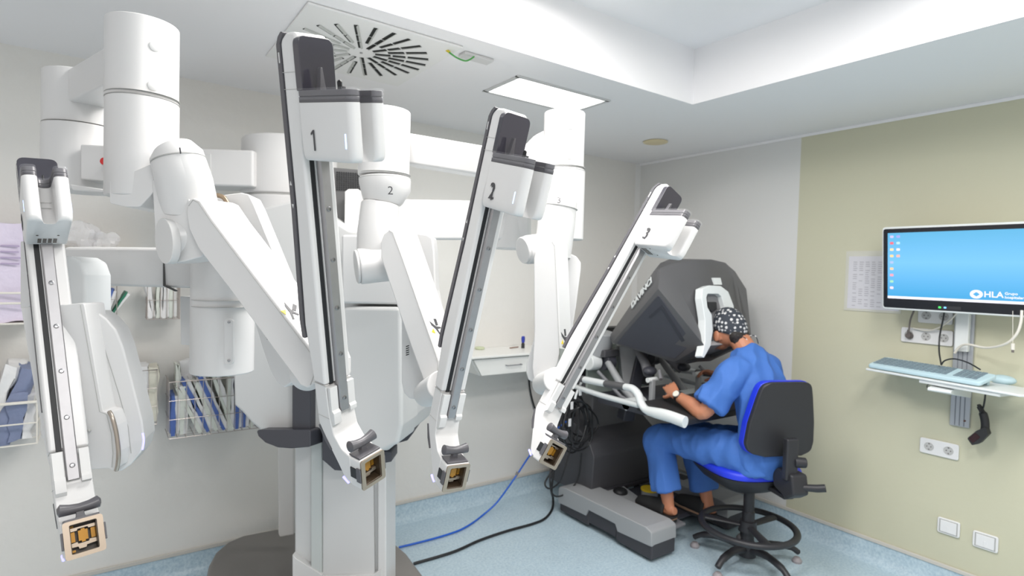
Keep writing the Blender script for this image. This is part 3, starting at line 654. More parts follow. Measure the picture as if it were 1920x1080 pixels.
# telescoping column
cpart('console_column', prism(0, rp([(2.93, .44), (2.93, .90), (3.12, .90), (3.12, .44)], .02), 2.80, 3.26), CG, bevel=.02)
cpart('rear_panel', box(2.74, 3.32, 3.10, 3.2, .6, 1.25), BLACK, bevel=.01)
for s in (-1, 1):
    X = lambda x: 3.03+s*(3.03-x)
    cpart('column_strut', pslab([(1160, 648), (1203, 652), (1196, 735), (1170, 730)], 3.95, .12, r=3) if s > 0 else box(3.22, 3.30, 2.80, 2.95, .85, 1.22), CGL if s > 0 else CG, bevel=.008)
cpart('column_strut', pslab([(1198, 650), (1218, 652), (1190, 790), (1168, 790)], 3.93, .12, nrm=(.2, 0, 1), r=3), CGD, bevel=.01)
# hood: lofted across its width; wide at the top of the front, narrow at the chin
XC = 3.04
def mir(p): return Vector((2*XC-p.x, p.y, p.z))  # the hood is symmetric
s0 = [on(1148, 643, 0, 2.72), on(1142, 631, 0, 2.77), on(1226, 508, 0, 2.68), on(1239, 503, 0, 2.67), on(1234, 541, 0, 2.60), on(1320, 647, 0, 2.80), on(1264, 679, 0, 2.84)]
s1 = [Vector((2.80, s0[0].y+.05, 1.215)), Vector((2.82, s0[1].y+.03, 1.25)), Vector((2.76, s0[2].y+.02, 1.732)), on(1262, 494, 0, 2.76), on(1268, 530, 0, 2.735), on(1326, 652, 0, 2.84), on(1274, 681, 0, 2.88)]
s2 = [Vector((2.88, s1[0].y+.03, 1.215)), Vector((2.88, s1[1].y+.02, 1.26)), Vector((2.87, s1[2].y+.01, 1.762)), on(1296, 489, 0, 2.87), on(1306, 517, 0, 2.86), on(1334, 656, 0, 2.90), on(1290, 682, 0, 2.93)]
s3 = [Vector((XC, p.y+.01, p.z+.003)) for p in s2]; s3[3] = Vector((XC, s2[3].y-.02, 1.762)); s3[4] = Vector((XC, s2[4].y-.015, s2[4].z+.01))
st = [s0, s1, s2, s3] + [[mir(p) for p in q] for q in (s2, s1, s0)]
b = bmesh.new(); rings = [[b.verts.new(p) for p in a] for a in st]
for R3, fl in ((rings[0], 1), (rings[-1], -1)):
    for f in ((0, 1, 2, 4), (2, 3, 4), (0, 4, 5, 6)): b.faces.new([R3[k] for k in (f if fl > 0 else f[::-1])])
for p, q in zip(rings, rings[1:]):
    for k in range(7): b.faces.new((p[k], p[(k+1) % 7], q[(k+1) % 7], q[k]))
hood = cpart('hood', b, CG, bevel=.014, seg=4, ang=22, sm=45)
FT3 = s3[4]; FL3 = s3[5]; fdir = (FT3-FL3).normalized(); fnn = Vector((1, 0, 0)).cross(fdir)
if fnn.dot(CAM-FL3) < 0: fnn = -fnn
def fploc(px, py):
    v = ray(px, py); return CAM+v*((FL3-CAM).dot(fnn)/v.dot(fnn))
# cavity for the face
cut = obj('cut', prism3(bmesh.new(), [Vector((XC+x, FL3.y, FL3.z))+fdir*t+fnn*.1 for x, t in rp([(-.165, -.06), (.085, -.06), (.085, .20), (.04, .285), (-.11, .285), (-.165, .20)], .03)], -fnn*.26), CG)
bm_ = hood.modifiers.new('cut', 'BOOLEAN'); bm_.object = cut; bm_.operation = 'DIFFERENCE'; bm_.solver = 'EXACT'
hood.modifiers.move(1, 0); bake(hood); bpy.data.objects.remove(cut)
hood.data.materials.clear(); hood.data.materials.append(CG); hood.data.set_sharp_from_angle(angle=math.radians(35))
# side cheek coloured darker for the shade on its downward face, printed name, seam
ckn = (s0[4]-s0[0]).cross(s0[6]-s0[0]).normalized()
if ckn.dot(CAM-s0[0]) < 0: ckn = -ckn
def ckl(px, py, o):
    v = ray(px, py); return CAM+v*((s0[0]-CAM).dot(ckn)/v.dot(ckn))+ckn*o
ck = [ckl(x, y, .006) for x, y in rp([(1156, 643), (1228, 560), (1235, 553), (1241, 560), (1300, 642), (1266, 672), (1230, 664)], 3)]
csub(hood, 'side_cheek', prism3(bmesh.new(), ck, ckn*-.03), CGD, bevel=.006)
ck = [ckl(x, y, .009) for x, y in rp([(1217, 593), (1242, 571), (1285, 638), (1279, 640), (1241, 579), (1221, 596)], 1)]
csub(hood, 'cheek_groove', prism3(bmesh.new(), ck, ckn*-.03), mat('groove_dark', srgb(54, 55, 63), .5))
B1, T1, B0, T0 = s0[1], s0[2], s0[0], s0[4]
xd = ((T0-B0).normalized()+(T1-B1).normalized()).normalized()
nn = (T1-B0).cross(T0-B0).normalized()
if nn.dot(CAM-T0) < 0: nn = -nn
xd = (xd-nn*xd.dot(nn)).normalized(); yd = nn.cross(xd).normalized()
me = text_mesh('DAVINCI', .066, .002, bold=True); me.materials.clear(); me.materials.append(CWH)
v = ray(1205, 551); cc = CAM+v*(((B0+T1)/2-CAM).dot(nn)/v.dot(nn))
me.transform(M_of(cc+nn*.010, xd, yd, nn)); o = bpy.data.objects.new('lettering', me); COL.objects.link(o); link_to(o, hood)
# white strip label and viewer arch
csub(hood, 'name_plate', prism3(bmesh.new(), [fploc(*q)+fnn*.004 for q in [(1335, 521), (1350, 521), (1353, 534), (1339, 534)]], -fnn*.01), CWH)
def arch(pts, out, th):
    p0 = FL3+fnn*out
    return prism3(bmesh.new(), [CAM+ray(*q)*((p0-CAM).dot(fnn)/ray(*q).dot(fnn)) for q in pts], -fnn*th)
outer = rp([(1316, 560), (1317, 541), (1330, 535), (1352, 536), (1366, 547), (1376, 573), (1379, 600), (1362, 600), (1358, 574), (1353, 556), (1347, 551), (1327, 551), (1325, 558), (1327, 576), (1335, 590), (1337, 620), (1333, 648), (1320, 672), (1316, 668), (1322, 640), (1322, 600), (1319, 580)], 2.5, 3)
ar = cpart('viewer_arch', arch(outer, .035, .05), CWH, bevel=.008)
csub(ar, 'viewer_opening', arch([(1326, 551), (1350, 551), (1362, 600), (1362, 640), (1337, 640), (1332, 590), (1327, 576)], .006, .008), mat('viewer_grey', srgb(120, 120, 122), .5))
csub(ar, 'eyepiece', arch(rp([(1328, 566), (1344, 566), (1345, 580), (1336, 586), (1330, 580)], 2), .02, .02), PAD, bevel=.004)
csub(hood, 'chin_panel', prism3(bmesh.new(), [s0[6]+Vector((.02,0,.012)), mir(s0[6])+Vector((-.02,0,.012)), mir(s0[5])+Vector((-.02,0,-.006)), s0[5]+Vector((.02,0,-.006))], Vector((0, .03, .02))), CGL, bevel=.004)
# armrest: looped white grab bars and the black pad
pad = cpart('armrest_pad', prism(0, rp([(1.97, .835), (1.97, .875), (2.30, .905), (2.34, .89), (2.34, .84)], .012), 2.60, 3.40), PAD, bevel=.012)
for s in (-1, 1):
    X = lambda x: 3.03+s*(3.03-x)
    x = X(2.575)
    path = spline([(x, 2.84, .955), (x, 2.60, .963), (x, 2.40, .975), (x, 2.345, .972), (x, 2.305, .945), (x, 2.285, .905), (x, 2.245, .872), (x, 2.18, .868), (x, 2.08, .870), (x, 1.965, .862)], 6)
    n = len(path); rad = [(.026, .021+.012*max(0, min(1, (i/n-.62)*5))) for i in range(n)]
    rad = [(a, b_) for a, b_ in rad]
    g = cpart('grab_bar', tube(path, [(r[1], r[0]) if False else (r[0], r[1]) for r in rad], n=16, up=(1, 0, 0)), CWH)
    csub(g, 'grip_sleeve', tube([(x, 2.845, .955), (x, 2.77, .957)], [(.0275, .0225)]*2, n=16, up=(1, 0, 0)), CG); csub(g, 'grip_sleeve', tube([(x, 2.575, .965), (x, 2.41, .974)], [(.0275, .0225)]*2, n=16, up=(1, 0, 0)), CG)
    csub(g, 'lower_bar', tube(spline([(x, 2.86, .895), (x, 2.6, .883), (x, 2.30, .885)], 6), .017, n=14), CWH)
# manipulators
def manip(s):
    X = lambda x: 3.03+s*(3.03-x)
    def q(p): return (X(p[0]), p[1], p[2])
    m = cpart('hand_controller', cyl(q((2.76, 2.86, 1.10)), q((2.76, 2.84, 1.26)), .085, .11), CGL, bevel=.01)
    csub(m, 'joint', cyl(q((2.66, 2.84, 1.055)), q((2.75, 2.84, 1.055)), .055, .055), CWH, bevel=.008)
    csub(m, 'joint', cyl(q((2.76, 2.80, 1.06)), q((2.84, 2.80, 1.06)), .06, .06), CGD, bevel=.006)
    csub(m, 'link', obox(q((2.79, 2.80, 1.12)), (1, 0, 0), (0, 1, 0), (0, 0, 1), .14, .12, .05), CDK, bevel=.01)
    csub(m, 'link', tube([q((2.77, 2.76, 1.06)), q((2.76, 2.62, .93)), q((2.77, 2.50, .84))], [.022, .026, .024]), CGL)
    csub(m, 'link', tube([q((2.70, 2.78, 1.00)), q((2.74, 2.60, .86)), q((2.76, 2.52, .84))], [.012, .012, .012]), MGREY)
    csub(m, 'counterweight', cyl(q((2.68, 2.50, .835)), q((2.84, 2.50, .835)), .038, .038), CWH, bevel=.006)
    # gimbal near the hand
    csub(m, 'link', tube([q((2.93, 2.66, 1.16)), q((2.90, 2.55, 1.08)), q((2.86, 2.48, 1.02))], [.02, .03, .034]), MGREY)
    csub(m, 'joint', ball(q((2.86, 2.47, 1.04)), (.05, .04, .03)), CGD)
    csub(m, 'gimbal_arm', tube([q((2.76, 2.40, 1.00)), q((2.84, 2.40, 1.00))], .016), CWH)
    csub(m, 'gimbal_arm', obox(q((2.80, 2.395, .91)), (1, 0, 0), (0, 1, 0), (0, 0, 1), .032, .03, .19), CGL, bevel=.006)
    csub(m, 'gimbal_arm', tube([q((2.79, 2.40, .825)), q((2.84, 2.30, .835))], .014), CWH)
    csub(m, 'gimbal_arm', tube([q((2.84, 2.30, .835)), q((2.85, 2.32, .96))], .012), MGREY)
    csub(m, 'finger_grip', tube([q((2.80, 2.33, 1.015)), q((2.83, 2.37, 1.06))], [.012, .009]), MGREY)
    return m
manip(1); manip(-1)
cpart('control_tray', prism(0, rp([(2.34, .80), (2.34, .825), (2.75, .86), (2.75, .80)], .005), 2.68, 3.38), CGD, bevel=.006)
cpart('back_plate', box(2.72, 3.34, 2.90, 2.92, .82, 1.16), mat('plate_green_grey', srgb(150, 158, 150), .4), bevel=.004)
# ------------------------------------------------------------ stool
SB = mat('stool_black', (.022, .022, .026), .45, bump=.08, bscale=300)
BLUE = mat('seat_blue', (.012, .035, .62), .45)
SX, SY = 3.06, 1.87
stool = thing('drafting_stool', 'tall drafting stool with vivid blue seat, black back and round footring', 'stool', (SX, SY, 0))
ZS = -.012
def spart(n, bm, m, **k): o = obj(n, bm, m, **k); link_to(o, stool); return o
def ssub(p, n, bm, m, **k): o = obj(n, bm, m, **k); link_to(o, p); return o
hubp = spart('base_hub', lathe([(0, .04), (.05, .04), (.052, .11), (.035, .13), (.034, .30), (.030, .302), (.030, .45), (0, .45)], (SX, SY, 0)), SB, bevel=.002)
for k in range(5):
    a = math.radians(100+72*k+35); c, s = math.cos(a), math.sin(a)
    l = spart('base_leg', tube(spline([(SX+c*.03, SY+s*.03, .085), (SX+c*.14, SY+s*.14, .105), (SX+c*.25, SY+s*.25, .092), (SX+c*.305, SY+s*.305, .060)], 5), [(.026, .02)]*6+[(.022, .018)]*5+[(.018, .016)]*5, n=12, up=(-s, c, 0)), SB)
    ssub(l, 'glide', lathe([(0, 0), (.026, 0), (.028, .012), (.016, .030), (0, .032)], (SX+c*.30, SY+s*.30, 0), n=24), mat('glide_grey', srgb(150, 145, 148), .5))
ring = bmesh.new(); R1 = .258; RZ = .215
rs = []
for k in range(56):
    a = 2*PI*k/56; rs.append([ring.verts.new((SX+math.cos(a)*(R1+.020*math.cos(t)), SY+math.sin(a)*(R1+.020*math.cos(t)), RZ+.017*math.sin(t))) for t in [2*PI*j/12 for j in range(12)]])
for k in range(56):
    p, q = rs[k], rs[(k+1) % 56]
    for j in range(12): ring.faces.new((p[j], p[(j+1) % 12], q[(j+1) % 12], q[j]))
fr = spart('foot_ring', ring, SB)
ssub(fr, 'ring_collar', lathe([(.03, RZ-.03), (.05, RZ-.03), (.045, RZ+.03), (.03, RZ+.03)], (SX, SY, 0)), SB)
for k in range(3):
    a = math.radians(20+120*k); c, s = math.cos(a), math.sin(a)
    ssub(fr, 'ring_spoke', tube([(SX+c*.03, SY+s*.03, RZ), (SX+c*(R1-.01), SY+s*(R1-.01), RZ)], [(.022, .012), (.03, .012)], n=10, up=(-s, c, 0)), SB)
# seat: pad and shell, front edge towards the console
def seat_loft(zs, m, name, par=None):
    b = bmesh.new(); rr = []
    for z, k, dz in zs:
        row = []
        for j in range(48):
            t = 2*PI*j/48; cx, cy = math.cos(t), math.sin(t)
            x = .262*k*math.copysign(abs(cx)**.62, cx); y = .268*k*math.copysign(abs(cy)**.62, cy)
            row.append(b.verts.new((SX+x, SY+.06+y, z+ZS+dz*(1-abs(y)/.3)-(.02*max(0, y/.2)**2))))
        rr.append(row)
    b.faces.new(rr[0][::-1]); b.faces.new(rr[-1])
    for p, q in zip(rr, rr[1:]):
        for j in range(48): b.faces.new((p[j], p[(j+1) % 48], q[(j+1) % 48], q[j]))
    return spart(name, b, m, sm=60)
seat_loft([(.425, .28, 0), (.445, .50, 0), (.485, .78, 0), (.535, .94, 0), (.555, .985, 0), (.560, .97, 0)], SB, 'seat_shell')
seat_loft([(.556, .95, 0), (.562, 1.0, 0), (.585, 1.01, 0), (.600, .97, 0), (.608, .85, 0), (.606, .5, 0), (.603, .1, 0)], BLUE, 'seat_cushion')
# back rest, its back towards the viewer
def back(n, y0, y1, k, m, bev):
    pts = [(-.150, 1.075), (.150, 1.075), (.175, .98), (.205, .84), (.216, .72), (.195, .67), (.12, .655), (-.12, .655), (-.195, .67), (-.216, .72), (-.205, .84), (-.175, .98)]
    pts = rp([(x*k, (z-.88)*k+.88) for x, z in pts], [.06, .06, .1, .1, .06, .05, .03, .03, .05, .06, .1, .1], 5)
    b = prism(1, [(x+BX, z) for x, z in pts], y0, y1); o = spart(n, b, m, bevel=bev, seg=5); return o
BX = 3.09
bs = back('backrest_shell', 1.605, 1.645, .95, SB, .022)
back('backrest_cushion', 1.628, 1.675, 0.965, BLUE, .018)
for v in [o for o in COL.objects if o.name.startswith('backrest')]:
    for p in v.data.vertices: p.co.y += .045*((p.co.x-BX)/.2)**2*1.0 + (p.co.z-.88)*-.06
spart('back_bracket', box(BX-.035, BX+.035, 1.56, 1.60, .56, .78), SB, bevel=.01)
spart('bracket_housing', prism(0, rp([(1.52, .50), (1.54, .60), (1.66, .60), (1.70, .56), (1.68, .49), (1.58, .46)], .02), BX-.02, BX+.075), SB, bevel=.012)
k1 = spart('adjust_knob', cyl((BX+.02, 1.575, .655), (BX+.075, 1.555, .655), .028, .026), SB, bevel=.006)
spart('lever', tube([(BX+.04, 1.55, .53), (BX+.10, 1.50, .54), (BX+.13, 1.475, .55)], [.017, .02, .02]), SB)
spart('back_bar', box(BX-.03, BX+.03, 1.57, 1.80, .485, .51), SB, bevel=.006)
stool.rotation_euler.z = math.radians(-24)

for v in [o for o in COL.objects if o.parent == stool and any(k in o.name for k in ('backrest', 'bracket', 'knob', 'lever'))]:
    v.data.transform(Matrix.Translation((-.03, -.045, .045)))
# ------------------------------------------------------------ surgeon
SKIN = mat('skin', srgb(184, 124, 94), .5, noise=.05, nscale=30)
SKIN.node_tree.nodes['Principled BSDF'].inputs['Subsurface Weight'].default_value = .1
SCRUB = mat('scrub_blue', srgb(62, 108, 182), .75, bump=.35, bscale=22, noise=.04, nscale=9)
HAIR = mat('dark_hair', (.022, .018, .016), .55, bump=.8, bscale=120)
CLOG = mat('clog_black', (.012, .012, .013), .7, bump=.3, bscale=300)
SOLE = mat('clog_sole', srgb(150, 120, 98), .6)
per = thing('person', 'person in blue scrubs and patterned cap sitting on the stool, face in the viewer', 'person', (3.03, 1.85, 0))
def ppart(n, bm, m, **k): o = obj(n, bm, m, **k); link_to(o, per); return o
def psub(p, n, bm, m, **k): o = obj(n, bm, m, **k); link_to(o, p); return o
def remesh(o, vox, smooth=6):
    r = o.modifiers.new('r', 'REMESH'); r.mode = 'VOXEL'; r.voxel_size = vox
    if smooth: s = o.modifiers.new('s', 'SMOOTH'); s.iterations = smooth; s.factor = .5
    mt = o.data.materials[0]; bake(o); o.data.materials.clear(); o.data.materials.append(mt); o.data.shade_smooth(); return o
b = bmesh.new()
def T(path, rad, up=None, n=16, k=5):
    sp = spline(path, k); N = len(path)-1; rr = []
    for i in range(len(sp)):
        t = i/k; j = min(int(t), N-1); f = t-j; a, c = rad[j], rad[j+1]
        a = a if isinstance(a, tuple) else (a, a); c = c if isinstance(c, tuple) else (c, c)
        rr.append((a[0]*(1-f)+c[0]*f, a[1]*(1-f)+c[1]*f))
    return tube(sp, rr, b, n, up=up)
NK = Vector((3.02, 1.885, 1.20)); HC = Vector((3.020, 2.022, 1.352))
T([(3.02, 1.79, .62), (3.02, 1.77, .80), (3.02, 1.80, 1.0), (3.02, 1.85, 1.13), (3.02, 1.875, 1.17)], [(.14, .09), (.13, .085), (.150, .09), (.13, .085), (.06, .06)], up=(1, 0, 0))
T([(3.02, 1.87, 1.13), NK, (3.025, 1.93, 1.27), (3.022, 1.995, 1.33)], [.075, .066, .060, .058], up=(1, 0, 0))
# head
ball(HC, (.077, .098, .108), b); ball(HC+Vector((0, .045, -.075)), (.052, .055, .058), b); ball(HC+Vector((0, .03, -.035)), (.066, .07, .08), b)
ball(HC+Vector((0, .107, -.04)), (.013, .018, .024), b, n=8); ball(HC+Vector((0, .095, -.082)), (.022, .010, .009), b, n=8); ball(HC+Vector((0, .085, -.12)), (.020, .018, .016), b, n=8)
ball(HC+Vector((0, .088, .005)), (.05, .012, .012), b, n=8)
for s in (-1, 1):
    ball(HC+Vector((s*.083, .022, -.045)), (.012, .022, .033), b, n=8); ball(HC+Vector((s*.070, .010, -.06)), (.010, .012, .014), b, n=8)
# left arm
SHL, ELL, WRL = Vector((2.85, 1.86, 1.125)), Vector((2.705, 1.945, .905)), Vector((2.735, 2.165, .958))
T([(2.97, 1.86, 1.12), SHL, SHL*.5+ELL*.5, ELL, ELL*.62+WRL*.38, ELL*.3+WRL*.7, WRL], [.06, .056, .047, .041, .044, .034, (.028, .021)])
SHR, ELR, WRR = Vector((3.19, 1.86, 1.125)), Vector((3.33, 2.02, .93)), Vector((3.25, 2.22, 1.02))
T([(3.07, 1.86, 1.12), SHR, SHR*.5+ELR*.5, ELR, ELR*.62+WRR*.38, ELR*.3+WRR*.7, WRR], [.06, .056, .047, .041, .044, .034, (.028, .021)])
def hand(wr, d, n, side, curl=.5):
    """d = along the palm, n = out of the back of the hand, side = +1 when the thumb is towards d x n"""
    d = Vector(d).normalized(); n = Vector(n); n = (n-d*n.dot(d)).normalized(); w = d.cross(n)*side
    T([wr-d*.01, wr+d*.03, wr+d*.075, wr+d*.092], [(.027, .019), (.036, .017), (.041, .015), (.038, .012)], up=w)
    for i, (off, L, r) in enumerate(((.030, .072, .0088), (.010, .080, .0090), (-.011, .074, .0086), (-.030, .058, .0078))):
        p = wr+d*.082+w*off; a = .25+.06*i; path = [p-d*.015, p]
        fan = d+w*off*2.2
        for seg, f in enumerate((.45, .30, .25)):
            dd = (fan*math.cos(a)-n*math.sin(a)).normalized(); p = p+dd*L*f; path.append(p); a += curl*(1+.1*i)
        T(path, [r, r*1.02, r, r*.93, r*.78], n=10, k=4)
    p = wr+d*.025+w*.028-n*.004
    q1 = p+(d*.6+w*.7-n*.3).normalized()*.038; q2 = q1+(d*.8+w*.25-n*.5).normalized()*.032; q3 = q2+(d*.85-n*.5).normalized()*.024
    T([p-w*.015, p, q1, q2, q3], [.012, .0125, .0112, .0102, .0085], n=10, k=4)
hand(WRL, (.42, .84, .36), (-.75, -.05, .62), -1, .30)
hand(WRR, (-.42, .85, .15), (.5, -.1, .8), 1, .55)
# legs
HPL, KNL, ANL = Vector((2.93, 1.84, .66)), Vector((2.83, 2.36, .655)), Vector((2.855, 2.285, .25))
HPR, KNR, ANR = Vector((3.11, 1.84, .66)), Vector((3.13, 2.34, .62)), Vector((3.155, 2.215, .22))
for HP, KN, AN, ty in ((HPL, KNL, ANL, .22), (HPR, KNR, ANR, .20)):
    T([HP, HP*.5+KN*.5, KN, KN*.6+AN*.4, AN, AN-Vector((0, .0, .035))], [.085, .075, .055, .052, .036, .038])
    heel = AN+Vector((0, -.045, -.045))
    T([heel+Vector((0, -.012, .01)), heel+Vector((0, .03, .0)), AN+Vector((0, .07, -.055)), AN+Vector((0, .14, -.078)), AN+Vector((0, .175, -.082))], [.022, (.030, .032), (.034, .026), (.036, .012), (.026, .009)], up=(1, 0, 0))
body = ppart('body', b, SKIN); remesh(body, .0042, 3)
# clothing
b = bmesh.new()
T([(3.02, 1.80, .60), (3.02, 1.775, .68), (3.02, 1.76, .80), (3.02, 1.78, .95), (3.02, 1.82, 1.07), (3.02, 1.855, 1.145), (3.02, 1.915, 1.240)],
  [(.185, .125), (.19, .13), (.178, .120), (.180, .118), (.188, .112), (.165, .098), (.072, .070)], up=(1, 0, 0), n=28)
for SH, EL in ((SHL, ELL), (SHR, ELR)):
    e = SH*.17+EL*.83
    T([(3.02, SH.y, 1.125), SH*.75+Vector((3.02, SH.y, 1.13))*.25, SH+(EL-SH)*.12, SH*.55+EL*.45, e], [.08, .082, .080, .080, .090], n=24)
top = ppart('scrub_top', b, SCRUB); remesh(top, .007, 8)
b = bmesh.new()
for HP, KN, AN, f in ((HPL, KNL, ANL, .80), (HPR, KNR, ANR, .82)):
    a = KN*(1-f)+AN*f
    T([HP+Vector((0, -.06, .0)), HP, HP*.5+KN*.5, HP*.15+KN*.85+Vector((0, 0, .005)), KN+Vector((0, .01, -.03)), KN*.72+AN*.28, KN*.45+AN*.55, a], [.10, .118, .098, .080, .078, .079, .082, (.088, .088)], n=24)
T([(3.02, 1.78, .58), (3.02, 1.78, .66), (3.02, 1.775, .76)], [(.18, .12), (.185, .125), (.17, .115)], up=(1, 0, 0), n=28)
tr_ = ppart('scrub_trousers', b, SCRUB); remesh(tr_, .007, 8)
def crumple(o, s, sc, seed=0):
    from mathutils import noise
    o.data.update(); N = [v.normal.copy() for v in o.data.vertices]
    for v, nn_ in zip(o.data.vertices, N):
        p = v.co*sc+Vector((seed, 0, 0)); q = noise.noise(Vector((p.x, p.y*1.6, p.z*.6)))
        r = 1-abs(q)*2.2
        v.co += nn_*s*r
crumple(top, .013, 10); crumple(tr_, .010, 9, 5)
# clogs
for AN in (ANL, ANR):
    zb = AN.z-.093
    outline = rp([(-.040, -.075), (.040, -.075), (.052, .11), (.046, .20), (0, .25), (-.046, .20), (-.052, .11)], [.03, .03, .05, .05, .05, .05, .05], 5)
    so = ppart('clog', prism(2, [(AN.x+x, AN.y+y+.02) for x, y in outline], zb, zb+.018), SOLE, bevel=.004)
    bb = bmesh.new(); rr = []
    for t in [i/10 for i in range(11)]:
        y = -.02+t*.262; wd = .050*math.sqrt(max(.02, 1-max(0, (t-.55)/.45)**2.2)); h = (.098-.052*t)*math.sqrt(max(.03, 1-max(0, (t-.7)/.3)**2.5))
        rr.append([bb.verts.new((AN.x+wd*math.cos(a), AN.y+y+.02, zb+.016+h*math.sin(a))) for a in [PI*j/14 for j in range(15)]])
    for p, q in zip(rr, rr[1:]):
        for j in range(14): bb.faces.new((p[j], p[j+1], q[j+1], q[j]))
    bb.faces.new(rr[-1])
    u = psub(so, 'clog_upper', bb, CLOG, sm=70); sd = u.modifiers.new('s', 'SOLIDIFY'); sd.thickness = .005; sd.offset = -1
    psub(so, 'clog_outsole', prism(2, [(AN.x+x*.97, AN.y+y*.97+.02) for x, y in outline], zb-.018, zb+.001), CLOG, bevel=.004)
    psub(so, 'clog_rim', prism(2, [(AN.x+x*1.0, AN.y+y+.02) for x, y in rp([(-.042, -.078), (.042, -.078), (.048, .01), (-.048, .01)], .03)], zb+.012, zb+.024), CLOG, bevel=.003)
# hair and cap
b = bmesh.new()
ball(HC+Vector((0, -.074, -.036)), (.072, .042, .046), b); ball(HC+Vector((-.02, -.075, -.055)), (.045, .03, .030), b); ball(HC+Vector((.03, -.075, -.055)), (.045, .03, .030), b)
for s in (-1, 1): ball(HC+Vector((s*.070, .022, -.012)), (.010, .014, .028), b, n=8)
hr = ppart('hair', b, HAIR); remesh(hr, .006, 2); crumple(hr, .006, 40)
capm = mat('patterned_cap', (.05, .06, .075), .8)
nt = capm.node_tree; bs_ = nt.nodes['Principled BSDF']; tc = nt.nodes.new('ShaderNodeTexCoord'); vo = nt.nodes.new('ShaderNodeTexVoronoi'); vo.inputs['Scale'].default_value = 44; vo.inputs['Randomness'].default_value = .45
nz = nt.nodes.new('ShaderNodeTexNoise'); nz.inputs['Scale'].default_value = 130
cr = nt.nodes.new('ShaderNodeValToRGB'); cr.color_ramp.elements[0].position = .30; cr.color_ramp.elements[0].color = (.62, .62, .62, 1); cr.color_ramp.elements[1].position = .42; cr.color_ramp.elements[1].color = (.035, .042, .055, 1)
ad = nt.nodes.new('ShaderNodeMath'); ad.operation = 'MULTIPLY_ADD'; ad.inputs[1].default_value = .35
nt.links.new(tc.outputs['Object'], vo.inputs['Vector']); nt.links.new(tc.outputs['Object'], nz.inputs['Vector'])
nt.links.new(nz.outputs['Fac'], ad.inputs[0]); nt.links.new(vo.outputs['Distance'], ad.inputs[2]); ad.inputs[1].default_value = .25
sb_ = nt.nodes.new('ShaderNodeMath'); sb_.operation = 'SUBTRACT'; sb_.inputs[1].default_value = .12; nt.links.new(ad.outputs[0], sb_.inputs[0])
nt.links.new(sb_.outputs[0], cr.inputs[0]); nt.links.new(cr.outputs[0], bs_.inputs['Base Color'])
b = bmesh.new(); rr = []
for i in range(15):
    ph = PI/2*(i/14)*1.12; row = []
    for j in range(40):
        a = 2*PI*j/40; k = math.sin(ph); x, y = math.cos(a)*.088*k, math.sin(a)*.112*k; z = .122*math.cos(ph)
        z -= .018*(i/14)*(-math.sin(a))*1.0
        row.append(b.verts.new(HC+Vector((x*(1-.05*(i > 12)), y-.004, z+.004))))
    rr.append(row)
for p, q in zip(rr, rr[1:]):
    for j in range(40): b.faces.new((p[j], p[(j+1) % 40], q[(j+1) % 40], q[j]))
b.faces.new(rr[0])
cap = ppart('surgical_cap', b, capm, sm=80); sd = cap.modifiers.new('s', 'SOLIDIFY'); sd.thickness = .003
psub(cap, 'cap_tie', tube(spline([HC+Vector((-.03, -.112, -.035)), HC+Vector((-.02, -.135, -.05)), HC+Vector((-.01, -.145, -.09)), HC+Vector((.0, -.135, -.12))], 5), .0028, n=8), capm)
psub(cap, 'cap_tie', tube(spline([HC+Vector((.03, -.112, -.035)), HC+Vector((.04, -.15, -.03)), HC+Vector((.05, -.165, -.075))], 5), .0028, n=8), capm)
# glasses temple, face mask tie
ppart('glasses', tube([HC+Vector((-.0805, .0, -.018)), HC+Vector((-.080, .08, -.016)), HC+Vector((-.062, .103, -.016))], .003, n=8), BLACK)
# watch
wd = (WRL-ELL).normalized(); wp = WRL-wd*.030
wt = ppart('wristwatch', lathe([(.0285, -.011), (.0315, -.010), (.0315, .010), (.0285, .011)], wp, wd, 28), BLACK)
wn = (CAM-wp); wn = (wn-wd*wn.dot(wd)).normalized(); wn = (wn+Vector((0, 0, .25))); wn = (wn-wd*wn.dot(wd)).normalized()
psub(wt, 'watch_case', cyl(wp+wn*.024, wp+wn*.037, .0235, .022, n=28), STEEL2, bevel=.002)
psub(wt, 'watch_face', cyl(wp+wn*.037, wp+wn*.0385, .0185, .0185, n=28), mat('watch_dial', srgb(225, 222, 210), .3))
# ------------------------------------------------------------ monitor and keyboard station on the right wall
def onT(x, y, X): return on(x, y, 0, X)
BEZ = mat('bezel_black', (.008, .009, .014), .25)
mon = thing('monitor', 'wide computer monitor with a blue desktop screen mounted on the beige wall', 'monitor', (3.5, 1.08, 1.73))
def mpart(n, bm, m, par=mon, **k): o = obj(n, bm, m, **k); link_to(o, par); return o
MY0, MY1, MZ0, MZ1 = 1.400, .745, 1.505, 1.955     # left edge, right edge, bottom, top
tilt = math.radians(6)
def mp(u, v, out=0):     # u 0..1 left to right, v 0..1 bottom to top, out towards the room
    H = MZ1-MZ0
    return Vector((3.515-v*H*math.sin(tilt)-out*math.cos(tilt), MY0+(MY1-MY0)*u, MZ0+v*H*math.cos(tilt)-out*math.sin(tilt)*.0))
def mquad(u0, u1, v0, v1, o0, th, r=0, bm=None):
    W = abs(MY1-MY0); H = MZ1-MZ0
    pts = rp([(u0*W, v0*H), (u1*W, v0*H), (u1*W, v1*H), (u0*W, v1*H)], r) if r else [(u0*W, v0*H), (u1*W, v0*H), (u1*W, v1*H), (u0*W, v1*H)]
    P3 = [mp(a/W, b_/H, o0) for a, b_ in pts]
    return prism3(bm or bmesh.new(), P3, Vector((math.cos(tilt), 0, 0))*th)
mpart('housing', mquad(0, 1, 0, 1, 0, .045, .018), CWH, bevel=.006)
mpart('bezel', mquad(.012, .988, .022, .975, .002, .01, .012), BEZ)
SCR = bpy.data.materials.new('screen'); SCR.use_nodes = True
